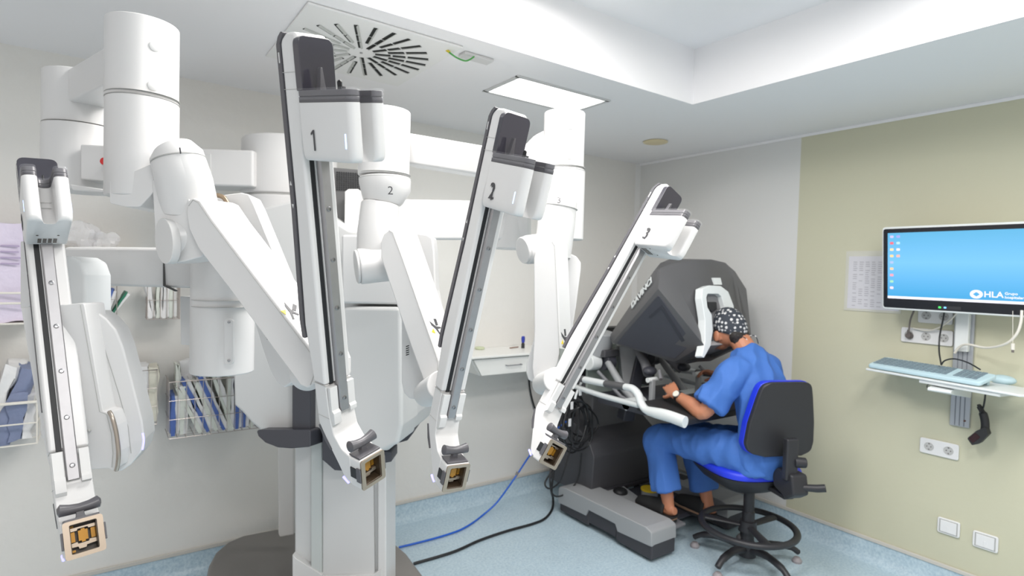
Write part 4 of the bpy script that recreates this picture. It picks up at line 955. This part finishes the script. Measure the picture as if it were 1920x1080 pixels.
nt = SCR.node_tree; bs_ = nt.nodes['Principled BSDF']; bs_.inputs['Base Color'].default_value = (0, 0, 0, 1); bs_.inputs['Roughness'].default_value = .3
tcn = nt.nodes.new('ShaderNodeTexCoord'); sp = nt.nodes.new('ShaderNodeSeparateXYZ'); crn = nt.nodes.new('ShaderNodeValToRGB')
nt.links.new(tcn.outputs['Generated'], sp.inputs[0]); nt.links.new(sp.outputs['Z'], crn.inputs[0]); nt.links.new(crn.outputs[0], bs_.inputs['Emission Color'])
crn.color_ramp.elements[0].color = (*srgb(62, 158, 212), 1); crn.color_ramp.elements[1].color = (*srgb(92, 172, 214), 1)
e = crn.color_ramp.elements.new(.55); e.color = (*srgb(116, 188, 236), 1)
bs_.inputs['Emission Strength'].default_value = 1.0
mpart('screen', mquad(.045, .957, .135, .925, .003, .004), SCR)
def em(name, c, s=1): return mat(name, (0, 0, 0), .5, emit=c, es=s)
WEM = em('screen_white', (.86, .85, .95)); 
mpart('task_bar', mquad(.045, .957, .135, .165, .0036, .002), WEM)
cols = [(.55, .5, .85), (.35, .35, .8), (.85, .15, .2), (.45, .7, .75), (.95, .7, .4), (.8, .75, .95), (.95, .65, .3), (.9, .45, .4), (.4, .5, .9), (.9, .6, .35), (.9, .35, .45), (.35, .7, .5), (.9, .7, .8)]
k = 0
for r in range(9):
    for c in range(2 if r < 4 else 1):
        mpart('desktop_icon', mquad(.062+c*.047, .088+c*.047, .865-r*.077, .895-r*.077, .0036, .002, .004), em('icon_colour_%d' % k, cols[k])); k += 1
b = bmesh.new(); n = 40; W = abs(MY1-MY0); H = MZ1-MZ0; cu, cv = .645, .225
oo, ii = [], []
for j in range(n):
    a = 2*PI*j/n; oo.append(b.verts.new(mp(cu+math.cos(a)*.040, cv+math.sin(a)*.048, .0042)))
    q = 4; am = (a % (PI/2)); rr_ = 1/(abs(math.cos(a))**1.15+abs(math.sin(a))**1.15)**(1/1.15)
    ii.append(b.verts.new(mp(cu+math.cos(a)*rr_*.020, cv+math.sin(a)*rr_*.024, .0042)))
for j in range(n): b.faces.new((oo[j], oo[(j+1) % n], ii[(j+1) % n], ii[j]))
mpart('logo_ring', b, WEM)
def mtext(s, size, u, v, bold=False):
    me = text_mesh(s, size, .0003, bold=bold, align='LEFT'); me.materials.clear(); me.materials.append(WEM)
    me.transform(M_of(mp(u, v, .0045), (0, -1, 0), (-math.sin(tilt), 0, math.cos(tilt)), (-math.cos(tilt), 0, -math.sin(tilt))))
    o = bpy.data.objects.new('screen_text', me); COL.objects.link(o); link_to(o, mon)
mtext('HLA', .040, .690, .225, True); mtext('Grupo', .018, .812, .243, True); mtext('hospitalario', .018, .812, .203, True)
mtext_b = mpart('button_strip', mquad(.40, .55, .035, .075, .0026, .002, .003), mat('strip_dark', (.03, .03, .035), .3))
for u, c in ((.405, (.05, .9, .1)), (.44, (.15, .45, 1))): mpart('indicator_lamp', mquad(u, u+.016, .048, .066, .0034, .002, .002), em('indicator_%d' % int(u*1000), c, 2))
mpart('mount_arm', box(3.545, 3.69, 1.04, 1.12, 1.70, 1.80), CWH, bevel=.01)
# wall track with keyboard shelf
st_ = thing('wall_track', 'vertical aluminium wall track with white cover and keyboard shelf under the monitor', 'wall mount', (3.70, 1.075, 1.2))
ALU = mat('track_aluminium', srgb(178, 182, 188), .35, metal=.5)
b = box(3.690, 3.709, 1.032, 1.118, .90, 1.95); mpart('track', b, ALU, st_, bevel=.002)
for y in (1.055, 1.075, 1.095): mpart('track_groove', box(3.6885, 3.6915, y-.002, y+.002, .905, 1.94), mat('groove_grey', srgb(120, 124, 132), .5), st_)
mpart('track_screw', cyl((3.686, 1.052, .935), (3.690, 1.052, .935), .005), mat('screw_rust', (.12, .05, .04), .5), st_)
mpart('track_cover', box(3.655, 3.690, 1.045, 1.105, 1.30, 1.70), CWH, st_, bevel=.006)
mpart('shelf_bracket', prism(1, rp([(3.69, 1.14), (3.55, 1.14), (3.40, 1.125), (3.40, 1.11), (3.69, 1.06)], .01), 1.03, 1.13), CWH, st_, bevel=.008)
KZ = 1.155
# shelf corners seen in the photo, on its plane
A_ = on(1623, 690, 2, KZ+.012); D_ = on(1902, 738, 2, KZ+.012)
ex = (D_-A_).normalized(); ey = Vector((0, 0, 1)).cross(ex); 
if ey.x < 0: ey = -ey
def kp(u, v, z=0): return A_+ex*u+ey*v+Vector((0, 0, z))
KW = (D_-A_).length
mpart('keyboard_shelf', prism3(bmesh.new(), [kp(0, 0, -.012), kp(KW+.02, 0, -.012), kp(KW+.04, .03, -.012), kp(KW+.04, .24, -.012), kp(0, .24, -.012)], (0, 0, .012)), CWH, st_, bevel=.004)
mpart('shelf_rib', prism3(bmesh.new(), [kp(.28, .01, -.03), kp(KW-.06, .01, -.03), kp(KW-.06, .16, -.03), kp(.28, .16, -.03)], (0, 0, .019)), CWH, st_, bevel=.004)
kb = thing('keyboard', 'pale blue keyboard with grey keys on the white shelf under the monitor', 'keyboard', kp(.25, .08, .001))
KBM = mat('keyboard_blue', srgb(186, 212, 220), .45); KEY = mat('key_grey', srgb(120, 138, 148), .5)
KL = KW*.80
def kt(u, v, z=0): return kp(u, v, z+v*.27)
for u_ in (.03, KL-.04): mpart('keyboard_foot', prism3(bmesh.new(), [kp(u_, .105, .001), kp(u_+.02, .105, .001), kp(u_+.02, .125, .001), kp(u_, .125, .001)], (0, 0, .03)), KBM, kb)
mpart('keyboard_body', prism3(bmesh.new(), [kt(x, y, .001) for x, y in rp([(.005, .004), (KL, .004), (KL+.01, .13), (.015, .145)], .02)], (0, 0, .022)), KBM, kb, bevel=.008)
for r in range(5):
    for c in range(19):
        if c in (14,) : continue
        u = .022+c*(KL-.045)/19; mpart('key', prism3(bmesh.new(), [kt(u, .030+r*.020, .0225), kt(u+(KL-.045)/19*.80, .030+r*.020, .0225), kt(u+(KL-.045)/19*.80, .030+r*.020+.014, .0225), kt(u, .030+r*.020+.014, .0225)], (0, 0, .004)), KEY, kb)
mo = on(1880, 712, 2, KZ+.03)
m_ = obj('computer_mouse', ball((mo.x, mo.y, KZ+.030), (.040, .054, .024), n=16), KBM); tag(m_, 'rounded pale blue computer mouse at the right end of the keyboard shelf', 'mouse'); m_.location = (0, 0, 0)
# barcode reader hanging below the shelf
sc_ = thing('barcode_scanner', 'black curved handheld scanner hanging on its cable below the keyboard shelf', 'scanner', (3.64, 1.0, .9))
def w3(x, y, X=3.64): return on(x, y, 0, X)
mpart('handle', tube(spline([w3(1836, 762), w3(1843, 775), w3(1847, 792), w3(1846, 808), w3(1838, 820)], 5), [(.008, .012)]*5+[(.016, .018)]*11+[(.018, .02)]*5, n=14), PAD, sc_)
mpart('head', prism3(bmesh.new(), rp3 if False else [w3(x, y, 3.61) for x, y in rp([(1813, 822), (1830, 808), (1848, 800), (1853, 815), (1836, 832), (1822, 835)], 3)], (.05, 0, 0)), PAD, sc_, bevel=.006)
mpart('window', prism3(bmesh.new(), [w3(x, y, 3.607) for x, y in rp([(1816, 822), (1828, 811), (1838, 820), (1824, 831)], 2)], (.01, 0, 0)), mat('scanner_window', (.03, .008, .01), .1), sc_, bevel=.001)
mpart('trigger', prism3(bmesh.new(), [w3(x, y, 3.62) for x, y in rp([(1831, 758), (1836, 760), (1840, 772), (1837, 776)], 1)], (.03, 0, 0)), PAD, sc_, bevel=.002)
o = obj('scanner_cable', tube(spline([w3(1848, 732, 3.5), w3(1847, 745, 3.6), w3(1845, 758, 3.63), w3(1843, 766, 3.64)], 5), .004), PAD); tag(o, 'short black cable between the keyboard shelf and the hanging scanner', 'cable')
# outlets
OUTM = mat('outlet_white', srgb(226, 226, 226), .35); HOLE = mat('outlet_hole', srgb(105, 100, 100), .6)
def outlet(px0, py0, px1, py1, n, name, label, cat, kind='socket', grp=None):
    a = on(px0, (py0+py1)/2, 0, XR-.01); c = on(px1, (py0+py1)/2, 0, XR-.01); zt = on(px0, py0, 0, XR-.01).z; zb = on(px1, py1, 0, XR-.01).z
    y1, y0 = a.y, c.y; zc = (a.z+c.z)/2; h = .042 if kind != 'wide' else .05; zc = (zt+zb)/2
    t = thing(name, label, cat, (XR, (y0+y1)/2, zc))
    mpart('plate', prism(0, rp([(y0, zc-h), (y1, zc-h), (y1, zc+h), (y0, zc+h)], .012), XR-.012, XR), OUTM, t, bevel=.004)
    for k in range(n):
        y = y1+(y0-y1)*(k+.5)/n; w2 = (y1-y0)/n*.5
        if kind == 'switch':
            mpart('rocker', box(XR-.0155, XR-.011, y-w2*.72, y+w2*.72, zc-h*.74, zc+h*.74), OUTM, t, bevel=.002)
            mpart('rocker_frame', box(XR-.0125, XR-.011, y-w2*.82, y+w2*.82, zc-h*.84, zc+h*.84), SEAM, t)
            mpart('rocker_tab', box(XR-.017, XR-.013, y-.006, y+.006, zc-h*.7, zc+.002), OUTM, t, bevel=.001)
        else:
            s = mpart('socket', lathe([(.0225, .0), (.0225, -.002), (.019, -.002), (.018, .001), (0, .001)], (XR-.0122, y, zc), (1, 0, 0), 28), mat('socket_ring', srgb(188, 188, 186), .4) if 'socket_ring' not in bpy.data.materials else bpy.data.materials['socket_ring'], t)
            for dy in (-.0095, .0095):
                h_ = obj('pin_hole', cyl((XR-.0145, y+dy, zc), (XR-.0115, y+dy, zc), .0028, n=12), HOLE); link_to(h_, s)
            h_ = obj('earth_clip', box(XR-.0145, XR-.0115, y-.003, y+.003, zc+.013, zc+.018), HOLE); link_to(h_, s)
            h_ = obj('earth_clip', box(XR-.0145, XR-.0115, y-.003, y+.003, zc-.018, zc-.013), HOLE); link_to(h_, s)
    return t
outlet(1689, 610, 1787, 653, 3, 'power_outlet', 'white three-gang power outlet with one grey plug left of the wall track', 'power outlet')
outlet(1721, 572, 1787, 614, 2, 'power_outlet', 'white power outlet partly hidden just behind the lower edge of the monitor', 'power outlet')
outlet(1724, 820, 1798, 863, 2, 'power_outlet', 'white double power outlet low on the wall below the keyboard shelf', 'power outlet')
outlet(1757, 968, 1800, 1010, 1, 'wall_switch', 'left of the two square white cover plates near the floor', 'wall plate', 'switch')
outlet(1823, 993, 1872, 1039, 1, 'wall_switch', 'right of the two square white cover plates near the floor', 'wall plate', 'switch')
pc = on(1705, 630, 0, XR-.02)
pl = thing('power_plug', 'grey round power plug in the leftmost socket of the three-gang outlet', 'plug', pc)
mpart('plug_body', cyl((XR-.012, pc.y, pc.z), (XR-.040, pc.y, pc.z+.004), .019, .014), mat('plug_grey', srgb(92, 84, 82), .5), pl, bevel=.003)
mpart('plug_neck', tube([(XR-.030, pc.y, pc.z), (XR-.036, pc.y, pc.z+.035)], [.009, .006]), bpy.data.materials['plug_grey'], pl)
def cable(name, pts, r, m, label, n=8, cat='cable'):
    o = obj(name, tube(spline(pts, n), r, n=10), m); tag(o, label, cat); return o
CG1 = mat('cable_grey', srgb(110, 104, 100), .5); CW1 = mat('cable_white', srgb(222, 218, 208), .5); CB1 = mat('cable_black', (.015, .016, .018), .4)
g = lambda x, y, X: on(x, y, 0, X)
cable('power_cable', [g(1704, 622, 3.672), g(1707, 600, 3.66), g(1714, 582, 3.62), g(1722, 565, 3.57)], .0045, CG1, 'grey cable running up from the grey plug to the monitor')
cable('power_cable', [g(1772, 570, 3.56), g(1769, 595, 3.6), g(1762, 630, 3.62), g(1761, 660, 3.58), g(1765, 684, 3.50)], .004, CB1, 'thin black cable hanging from the monitor to the keyboard shelf')
cable('keyboard_cable', [g(1765, 684, 3.48), g(1772, 676, 3.46), g(1790, 673, 3.44), g(1815, 680, 3.40), g(1838, 693, 3.36)], .0035, CB1, 'thin black cable looping behind the keyboard')
cable('data_cable', [g(1800, 580, 3.58), g(1785, 597, 3.62), g(1765, 612, 3.66), g(1740, 620, 3.68), g(1712, 615, 3.68)], .004, CW1, 'pale cable crossing in front of the three-gang outlet')
cable('data_cable', [g(1790, 662, 3.645), g(1800, 650, 3.635), g(1815, 646, 3.61), g(1850, 652, 3.56), g(1885, 645, 3.50), g(1905, 628, 3.48), g(1914, 605, 3.48), g(1916, 582, 3.49)], .006, CW1, 'thick white cable looping right from the wall track up to the monitor')
t = thing('cable_connector', 'small white connector end dangling right of the wall track', 'connector', g(1899, 650, 3.5))
mpart('shell', cyl(g(1899, 644, 3.48), g(1899, 656, 3.48), .008), CW1, t, bevel=.001); mpart('tip', cyl(g(1899, 656, 3.48), g(1899, 661, 3.48), .005), CG1, t)
mpart('lead', tube([g(1899, 583, 3.49), g(1899, 644, 3.48)], .0012), CW1, t)
cable('loose_cable', [g(1745, 718, 3.5), g(1738, 724, 3.5), g(1744, 731, 3.5), g(1757, 730, 3.5), g(1764, 720, 3.5)], .0025, CG1, 'small loop of thin wire hanging under the keyboard shelf')
# paper schedule in a clear sleeve
pp = [on(x, y, 0, XR-.004) for x, y in ((1590, 477), (1680, 470), (1666, 587), (1588, 580))]
y1, y0 = pp[0].y, pp[0].y-.30; zt, zb = pp[0].z, pp[3].z
t = thing('wall_notice', 'printed timetable sheet in a clear sleeve on the wall left of the monitor', 'notice', (XR, (y0+y1)/2, (zt+zb)/2))
mpart('sleeve', box(XR-.004, XR-.0005, y0, y1+.01, zb-.005, zt+.02), mat('sleeve_clear', srgb(205, 204, 192), .2), t)
mpart('sheet', box(XR-.0052, XR-.004, y0+.01, y1-.008, zb+.008, zt-.012), mat('paper', srgb(208, 207, 212), .6), t)
b = bmesh.new(); random.seed(3)
for c in range(7):
    y = y1-.035-c*.034
    for r in range(22):
        if random.random() < .82-.07*c*(r > 11): box(XR-.0056, XR-.0050, y-.018-random.random()*.006, y, zt-.045-r*.0125-.004, zt-.045-r*.0125, b)
o = mpart('printed_rows', b, mat('print_grey', srgb(168, 166, 174), .6), t); o['kind'] = 'stuff'
# ------------------------------------------------------------ baskets, pouches and shelf on the left wall
WIRE = mat('wire_steel', srgb(190, 180, 174), .3, metal=.7)
WIREW = mat('wire_white', srgb(235, 230, 220), .35)
def basket(name, x0, x1, y0, y1, z0, z1, nx, nz, label, m=WIRE, ny=4, r=.0016):
    t = thing(name, label, 'basket', ((x0+x1)/2, y1, z0))
    def bp(n, bm): o = obj(n, bm, m); link_to(o, t); return o
    b = bmesh.new()
    for z in (z0+(z1-z0)*i/nz for i in range(nz)): 
        for p, q in (((x0, y0), (x1, y0)), ((x0, y0), (x0, y1)), ((x1, y0), (x1, y1))): tube([(*p, z), (*q, z)], r, b, 6)
    for i in range(nx+1):
        x = x0+(x1-x0)*i/nx; tube([(x, y1, z0), (x, y0, z0), (x, y0, z1)], r, b, 6)
    for i in range(1, ny):
        y = y0+(y1-y0)*i/ny; tube([(x0, y, z1), (x0, y, z0), (x1, y, z0), (x1, y, z1)], r, b, 6)
    bp('wire_grid', b)
    bp('rim', tube([(x0, y1, z1), (x0, y0, z1), (x1, y0, z1), (x1, y1, z1)], r*1.9, n=8))
    for x in (x0+.04, x1-.04): bp('hook', tube([(x, y1, z1), (x, YB-.002, z1), (x, YB-.002, z1-.03)], r*1.6, n=8))
    return t
PB = mat('pouch_blue', srgb(82, 110, 180), .5, bump=.4, bscale=30); PW = mat('pouch_white', srgb(236, 235, 234), .45, bump=.5, bscale=30); PG = mat('pouch_film', srgb(222, 226, 216), .25, bump=.6, bscale=26)
def crumpled(bm, amp, sc, seed):
    from mathutils import noise
    bmesh.ops.subdivide_edges(bm, edges=bm.edges[:], cuts=5, use_grid_fill=True)
    bm.normal_update()
    for v in bm.verts: v.co += v.normal*amp*noise.noise(v.co*sc+Vector((seed*3.1, 0, 0)))+Vector((amp*.5*noise.noise(v.co*sc*1.7+Vector((0, seed, 9))), 0, 0))
    return bm
ORD = ['first', 'second', 'third', 'fourth', 'fifth', 'sixth', 'seventh', 'eighth', 'ninth', 'tenth', 'eleventh', 'twelfth']
def pouch(x, lean, z0, h, th, y0, y1, m1, m2, label, grp, seed, name='sterile_pouch', amp=.010):
    t = thing(name, label, 'pouch', (x, (y0+y1)/2, z0), grp)
    dx = Vector((math.sin(lean), 0, math.cos(lean))); nx = Vector((math.cos(lean), 0, -math.sin(lean)))
    for k, (m, off, e) in enumerate(((m1, 0, .0), (m2, th*.55, .012))):
        c = Vector((x, (y0+y1)/2, z0+.002))+dx*h*(.5+.0)+nx*off
        b = obox(c, nx, (0, 1, 0), dx, th*.55, (y1-y0)-e, h-e)
        o = obj('paper_side' if k == 0 else 'film_side', crumpled(b, amp, 14, seed+k), m, sm=60); link_to(o, t)
LX0, LX1, LY0, LZ0, LZ1 = .255, .69, 3.18, .80, 1.075
basket('wire_basket', LX0, LX1, LY0, YB-.02, LZ0, LZ1, 12, 3, 'long wire wall basket packed with blue and white sterile pouches')
random.seed(11); N = 12
for k in range(N):
    x = LX0+.018+k*(LX1-LX0-.05)/(N-1)
    lean = [0, .03, -.42, -.40, -.36, -.38, -.30, .0, .04, .02, .12, .05][k]; lean = max(-.42, lean)
    xx = x + (.05 if lean < -.2 else 0)
    blue = k in (0, 3, 5, 8, 9, 11)
    h = [.20, .24, .26, .29, .27, .30, .32, .34, .34, .20, .22, .20][k]
    pouch(xx, lean, LZ0+.006, h, .030 if k else .034, LY0+.012, YB-.06, PB if blue else PG, PW, ('blue and white' if blue else 'clear and white')+' sterile pouch, '+ORD[k]+' from the left in the long wire basket', 'sterile pouches in the long basket', k)
pouch(.30, -.06, LZ0+.16, .19, .02, LY0+.05, YB-.08, PG, PG, 'clear pale green film pouch standing at the back left of the long wire basket', 'sterile pouches in the long basket', 31)
pouch(.34, -.02, LZ0+.05, .30, .09, LY0+.13, YB-.03, PW, PW, 'bulky white film bag at the back of the long wire basket', 'sterile pouches in the long basket', 35, 'sterile_pouch', .02)
pouch(.40, -.10, LZ0+.20, .19, .03, LY0+.03, YB-.08, PW, PW, 'tall white crumpled pouch sticking up above the long wire basket', 'sterile pouches in the long basket', 33, 'sterile_pouch', .03)
# smaller basket beside it
basket('wire_basket', .03, .205, 3.18, YB-.02, .88, 1.14, 5, 3, 'narrow wire wall basket full of white packets beside the long basket')
for k in range(2):
    pouch(.058+k*.082, [-.02, .03][k], .886, [.285, .27][k], .078, 3.195, YB-.06, PW, mat('pouch_cream', srgb(226, 222, 206), .5, bump=.5, bscale=30) if k == 0 else bpy.data.materials['pouch_cream'], 'white packet, '+ORD[k]+' from the left in the narrow wire basket', 'white packets in the narrow basket', 50+k, 'sterile_packet', .016)
# left basket with folded gowns
basket('wire_basket', -.62, -.235, 3.16, YB-.02, .86, 1.04, 3, 2, 'white wire basket at the left edge holding folded white and blue bundles', WIREW, 2, .0035)
pouch(-.53, .0, .87, .36, .13, 3.19, YB-.05, PW, PW, 'white folded bundle at the far left of the left edge basket', 'bundles in the left edge basket', 70, 'folded_bundle', .035)
pouch(-.41, .28, .87, .34, .09, 3.19, YB-.05, PW, mat('bundle_blue_grey', srgb(128, 138, 168), .5, bump=.5, bscale=30), 'white and blue folded bundle leaning right in the left edge basket', 'bundles in the left edge basket', 72, 'folded_bundle', .035)
pouch(-.31, .05, .87, .20, .07, 3.19, YB-.05, bpy.data.materials['bundle_blue_grey'], PW, 'short blue and white bundle at the right end of the left edge basket', 'bundles in the left edge basket', 75, 'folded_bundle', .03)
# upper row
basket('wire_basket', -.09, .045, 3.24, YB-.02, 1.385, 1.56, 5, 2, 'upper wire basket with green and white packets above the narrow basket')
GRN = mat('packet_green', srgb(42, 120, 92), .45); GR2 = mat('packet_bright_green', srgb(60, 170, 120), .45)
for k, (m1, m2, l) in enumerate(((PW, PW, 'white'), (PW, PW, 'thin white'), (GR2, PW, 'bright green and white'), (PB, PW, 'small blue and white'), (GRN, PW, 'dark green and white'))):
    pouch(-.072+k*.023, [0, .02, .03, .25, .5][k], 1.39+(.02 if k == 2 else 0), [.16, .17, .15, .13, .13][k], .018, 3.25, YB-.06, m1, m2, l+' packet in the upper wire basket above the narrow basket', 'packets in the upper basket', 90+k, 'sterile_packet')
basket('wire_basket', .165, .30, 3.24, YB-.02, 1.375, 1.56, 5, 2, 'small upper wire basket of clear packets beside the robot power box')
for k in range(4): pouch(.18+k*.028, -.12 if k == 0 else .02, 1.38, .16, .024, 3.25, YB-.06, PG if k % 2 else PW, PW, ('clear' if k % 2 else 'white')+' packet, '+ORD[k]+' from the left in the small upper wire basket', 'clear packets in the small upper basket', 110+k, 'sterile_packet')
# lilac packs held by two white bars
LIL = mat('lilac_film', srgb(222, 212, 230), .3, bump=.7, bscale=22)
t = thing('wall_rack', 'white two-bar wall rack at the left edge holding lilac packs', 'rack', (-.45, 3.2, 1.42))
for z in (1.462, 1.505): o = obj('bar', tube([(-.75, YB, z), (-.75, 3.17, z), (-.255, 3.17, z), (-.255, YB, z)], .005, n=8), WIREW); link_to(o, t)
o = obj('tray', box(-.74, -.26, 3.18, YB, 1.372, 1.378), WIREW); link_to(o, t)
for k, (x0, x1, z1) in enumerate(((-.50, -.375, 1.76), (-.37, -.27, 1.80))):
    b = box(x0, x1, 3.20, YB-.06, 1.38, z1); crumpled(b, .02, 9, 130+k)
    o = obj('lilac_pack', b, LIL, sm=60); tag(o, ['lilac film wrapped pack in the wall rack, cut by the left edge', 'taller lilac film wrapped pack with printed lines beside the robot'][k], 'pack')
    for i in range(4):
        l = obj('printed_line', box(x0+.012, x1-.012-random.random()*.03, 3.1905, 3.1935, 1.70-i*.025, 1.706-i*.025), mat('lilac_print', srgb(176, 160, 190), .6) if 'lilac_print' not in bpy.data.materials else bpy.data.materials['lilac_print']); link_to(l, o)
# wall shelf with clear bags above the robot beam
sh = obj('wall_shelf', box(-.21, .12, 3.18, YB, 1.688, 1.70), WIREW, bevel=.002); tag(sh, 'narrow white wall shelf with clear bags behind the robot beam', 'shelf')
FILM = mat('bag_film', (.9, .9, .92), .08, alpha=.38, spec=1, bump=.8, bscale=30)
for k, (x, s) in enumerate(((-.09, .065), (-.02, .045))):
    b = ball((x, 3.27, 1.70+s*.95), (s*1.15, .055, s*.9), n=14)
    from mathutils import noise
    for v in b.verts:
        v.co += (v.co-Vector((x, 3.27, 1.74))).normalized()*.045*noise.noise(v.co*26+Vector((k*7, 0, 0))); v.co.z = max(v.co.z, 1.702)
    o = obj('plastic_bag', b, FILM, sm=25); tag(o, ['larger clear crumpled plastic bag on the narrow wall shelf', 'smaller clear crumpled plastic bag on the right of the narrow wall shelf'][k], 'bag')
# fold-down drawer unit
DW = mat('drawer_white', srgb(232, 232, 228), .35)
dr = thing('drawer_unit', 'white wall mounted work shelf with one shallow drawer and bar handle', 'drawer unit', (2.2, 3.3, 1.0))
def dpart(n, bm, m, **k): o = obj(n, bm, m, **k); link_to(o, dr); return o
dpart('worktop', box(1.885, 2.62, 3.07, YB-.001, 1.092, 1.108), DW, bevel=.004)
dpart('carcass', prism(1, [(1.90, 1.088), (2.60, 1.088), (2.60, .975), (1.975, .975)], 3.115, YB-.001), DW, bevel=.003)
df = dpart('drawer', prism(1, rp([(1.915, 1.084), (2.585, 1.084), (2.585, .977), (1.98, .977)], .003), 3.095, 3.113), DW, bevel=.003)
o = obj('bar_handle', tube([(2.165, 3.095, 1.033), (2.165, 3.075, 1.033), (2.285, 3.075, 1.033), (2.285, 3.095, 1.033)], .0035), MGREY); link_to(o, df)
g2 = lambda x, y, Y: on(x, y, 1, Y)
p = g2(993, 650, 3.33)
t = thing('dispenser_bottle', 'small bottle with a dark blue top on the work shelf', 'bottle', (2.5, 3.3, 1.109))
o = obj('bottle_body', lathe([(0, 0), (.012, 0), (.012, .03), (.006, .04), (0, .04)], (2.44, 3.28, 1.1095)), PAD); link_to(o, t)
o = obj('cap', lathe([(0, 0), (.011, 0), (.014, .03), (.010, .045), (0, .045)], (2.44, 3.28, 1.149)), mat('cap_blue', (.02, .04, .35), .4)); link_to(o, t)
o = obj('forceps', tube([(2.34, 3.30, 1.112), (2.42, 3.31, 1.114)], .004), mat('forceps_brown', (.25, .14, .10), .5)); tag(o, 'small brownish instrument lying beside the blue topped bottle', 'instrument')
o = obj('gauze_roll', lathe([(0, 0), (.03, 0), (.034, .008), (.03, .016), (0, .018)], (2.12, 3.38-.03, 1.109), n=24), mat('gauze_green', srgb(196, 204, 172), .8)); tag(o, 'small pale green pad on the back of the white work shelf', 'pad')
# ------------------------------------------------------------ cables
FB = mat('cable_blue', (.015, .12, .60), .35)
z = lambda x, y, h=.008: on(x, y, 2, h)
cable('network_cable', [g2(1062, 790, 3.0), g2(1028, 818, 3.1), g2(998, 848, 3.2), g2(972, 886, 3.26), g2(952, 915, 3.24), g2(930, 944, 3.20), z(905, 966), z(885, 981), z(862, 994), z(830, 1005), z(790, 1016), z(748, 1026)], .0062, FB, 'blue cable curving across the floor from the console to the robot base', 10)
o = obj('cable_clip', cyl(g2(971, 885, 3.262), g2(968, 891, 3.262), .010), MGREY); tag(o, 'small grey clip around the blue cable', 'clip')
cable('power_lead', [Vector((2.66, 3.05, .62)), Vector((2.60, 3.06, .40)), Vector((2.545, 3.04, .16)), z(1037, 935, .03), z(1035, 955), z(1022, 972), z(1000, 982), z(950, 996), z(900, 1013), z(850, 1035), z(776, 1057)], .0085, CB1, 'thick black cable snaking over the floor to the robot base', 10)
cable('power_lead', [Vector((2.60, 3.06, .52)), Vector((2.56, 3.05, .30)), g2(1022, 905, 3.02), g2(1030, 916, 3.0), g2(1048, 905, 2.95), g2(1058, 880, 2.9), Vector((2.66, 2.92, .62))], .006, CB1, 'thin black cable loop hanging in front of the console corner', 10)
cable('power_lead', [g2(1034, 862, 3.02), g2(1031, 895, 2.98), g2(1034, 922, 2.96), g2(1046, 931, 2.94), g2(1068, 920, 2.92), g2(1084, 895, 2.90), g2(1090, 850, 2.88)], .006, CB1, 'black cable loop that drops almost to the foot rail', 10)
cable('wall_cable', [g2(992, 700, 3.40), g2(993, 725, 3.40), g2(998, 750, 3.395), g2(1006, 775, 3.39)], .007, CB1, 'short dark cable on the wall below the drawer unit')
# hanging coil of cables on the console's hook
coil = thing('cable_coil', 'tangled coil of black cables hanging beside the console', 'cable coil', g2(1080, 790, 2.85))
random.seed(5)
for k in range(9):
    cx, cy = 1078+random.uniform(-10, 14), 790+random.uniform(-8, 14); rx, ry = random.uniform(14, 30), random.uniform(30, 52); YY = 2.82+k*.012
    pts = [g2(cx+math.cos(a)*rx*(1+.12*math.sin(3*a+k)), cy+math.sin(a)*ry*(1+.08*math.cos(2*a+k)), YY+.015*math.sin(a*2+k)) for a in [2*PI*i/14 for i in range(15)]]
    o = obj('cable_loop', tube(spline(pts, 3), .0058, n=8), CB1); link_to(o, coil)
for k in range(3):
    o = obj('cable_tag', box(0, .022, 0, .004, 0, .05), OUTM, bevel=.001); q = g2([1070, 1086, 1066][k], [768, 742, 800][k], 2.80); o.location = q; link_to(o, coil)
t = thing('cable_hook', 'white hook bracket on the console side carrying the cable coil', 'hook', g2(1085, 735, 2.86))
o = obj('bracket', tube([g2(1092, 712, 2.90), g2(1080, 740, 2.80), g2(1078, 748, 2.80)], .008), CWH); link_to(o, t)
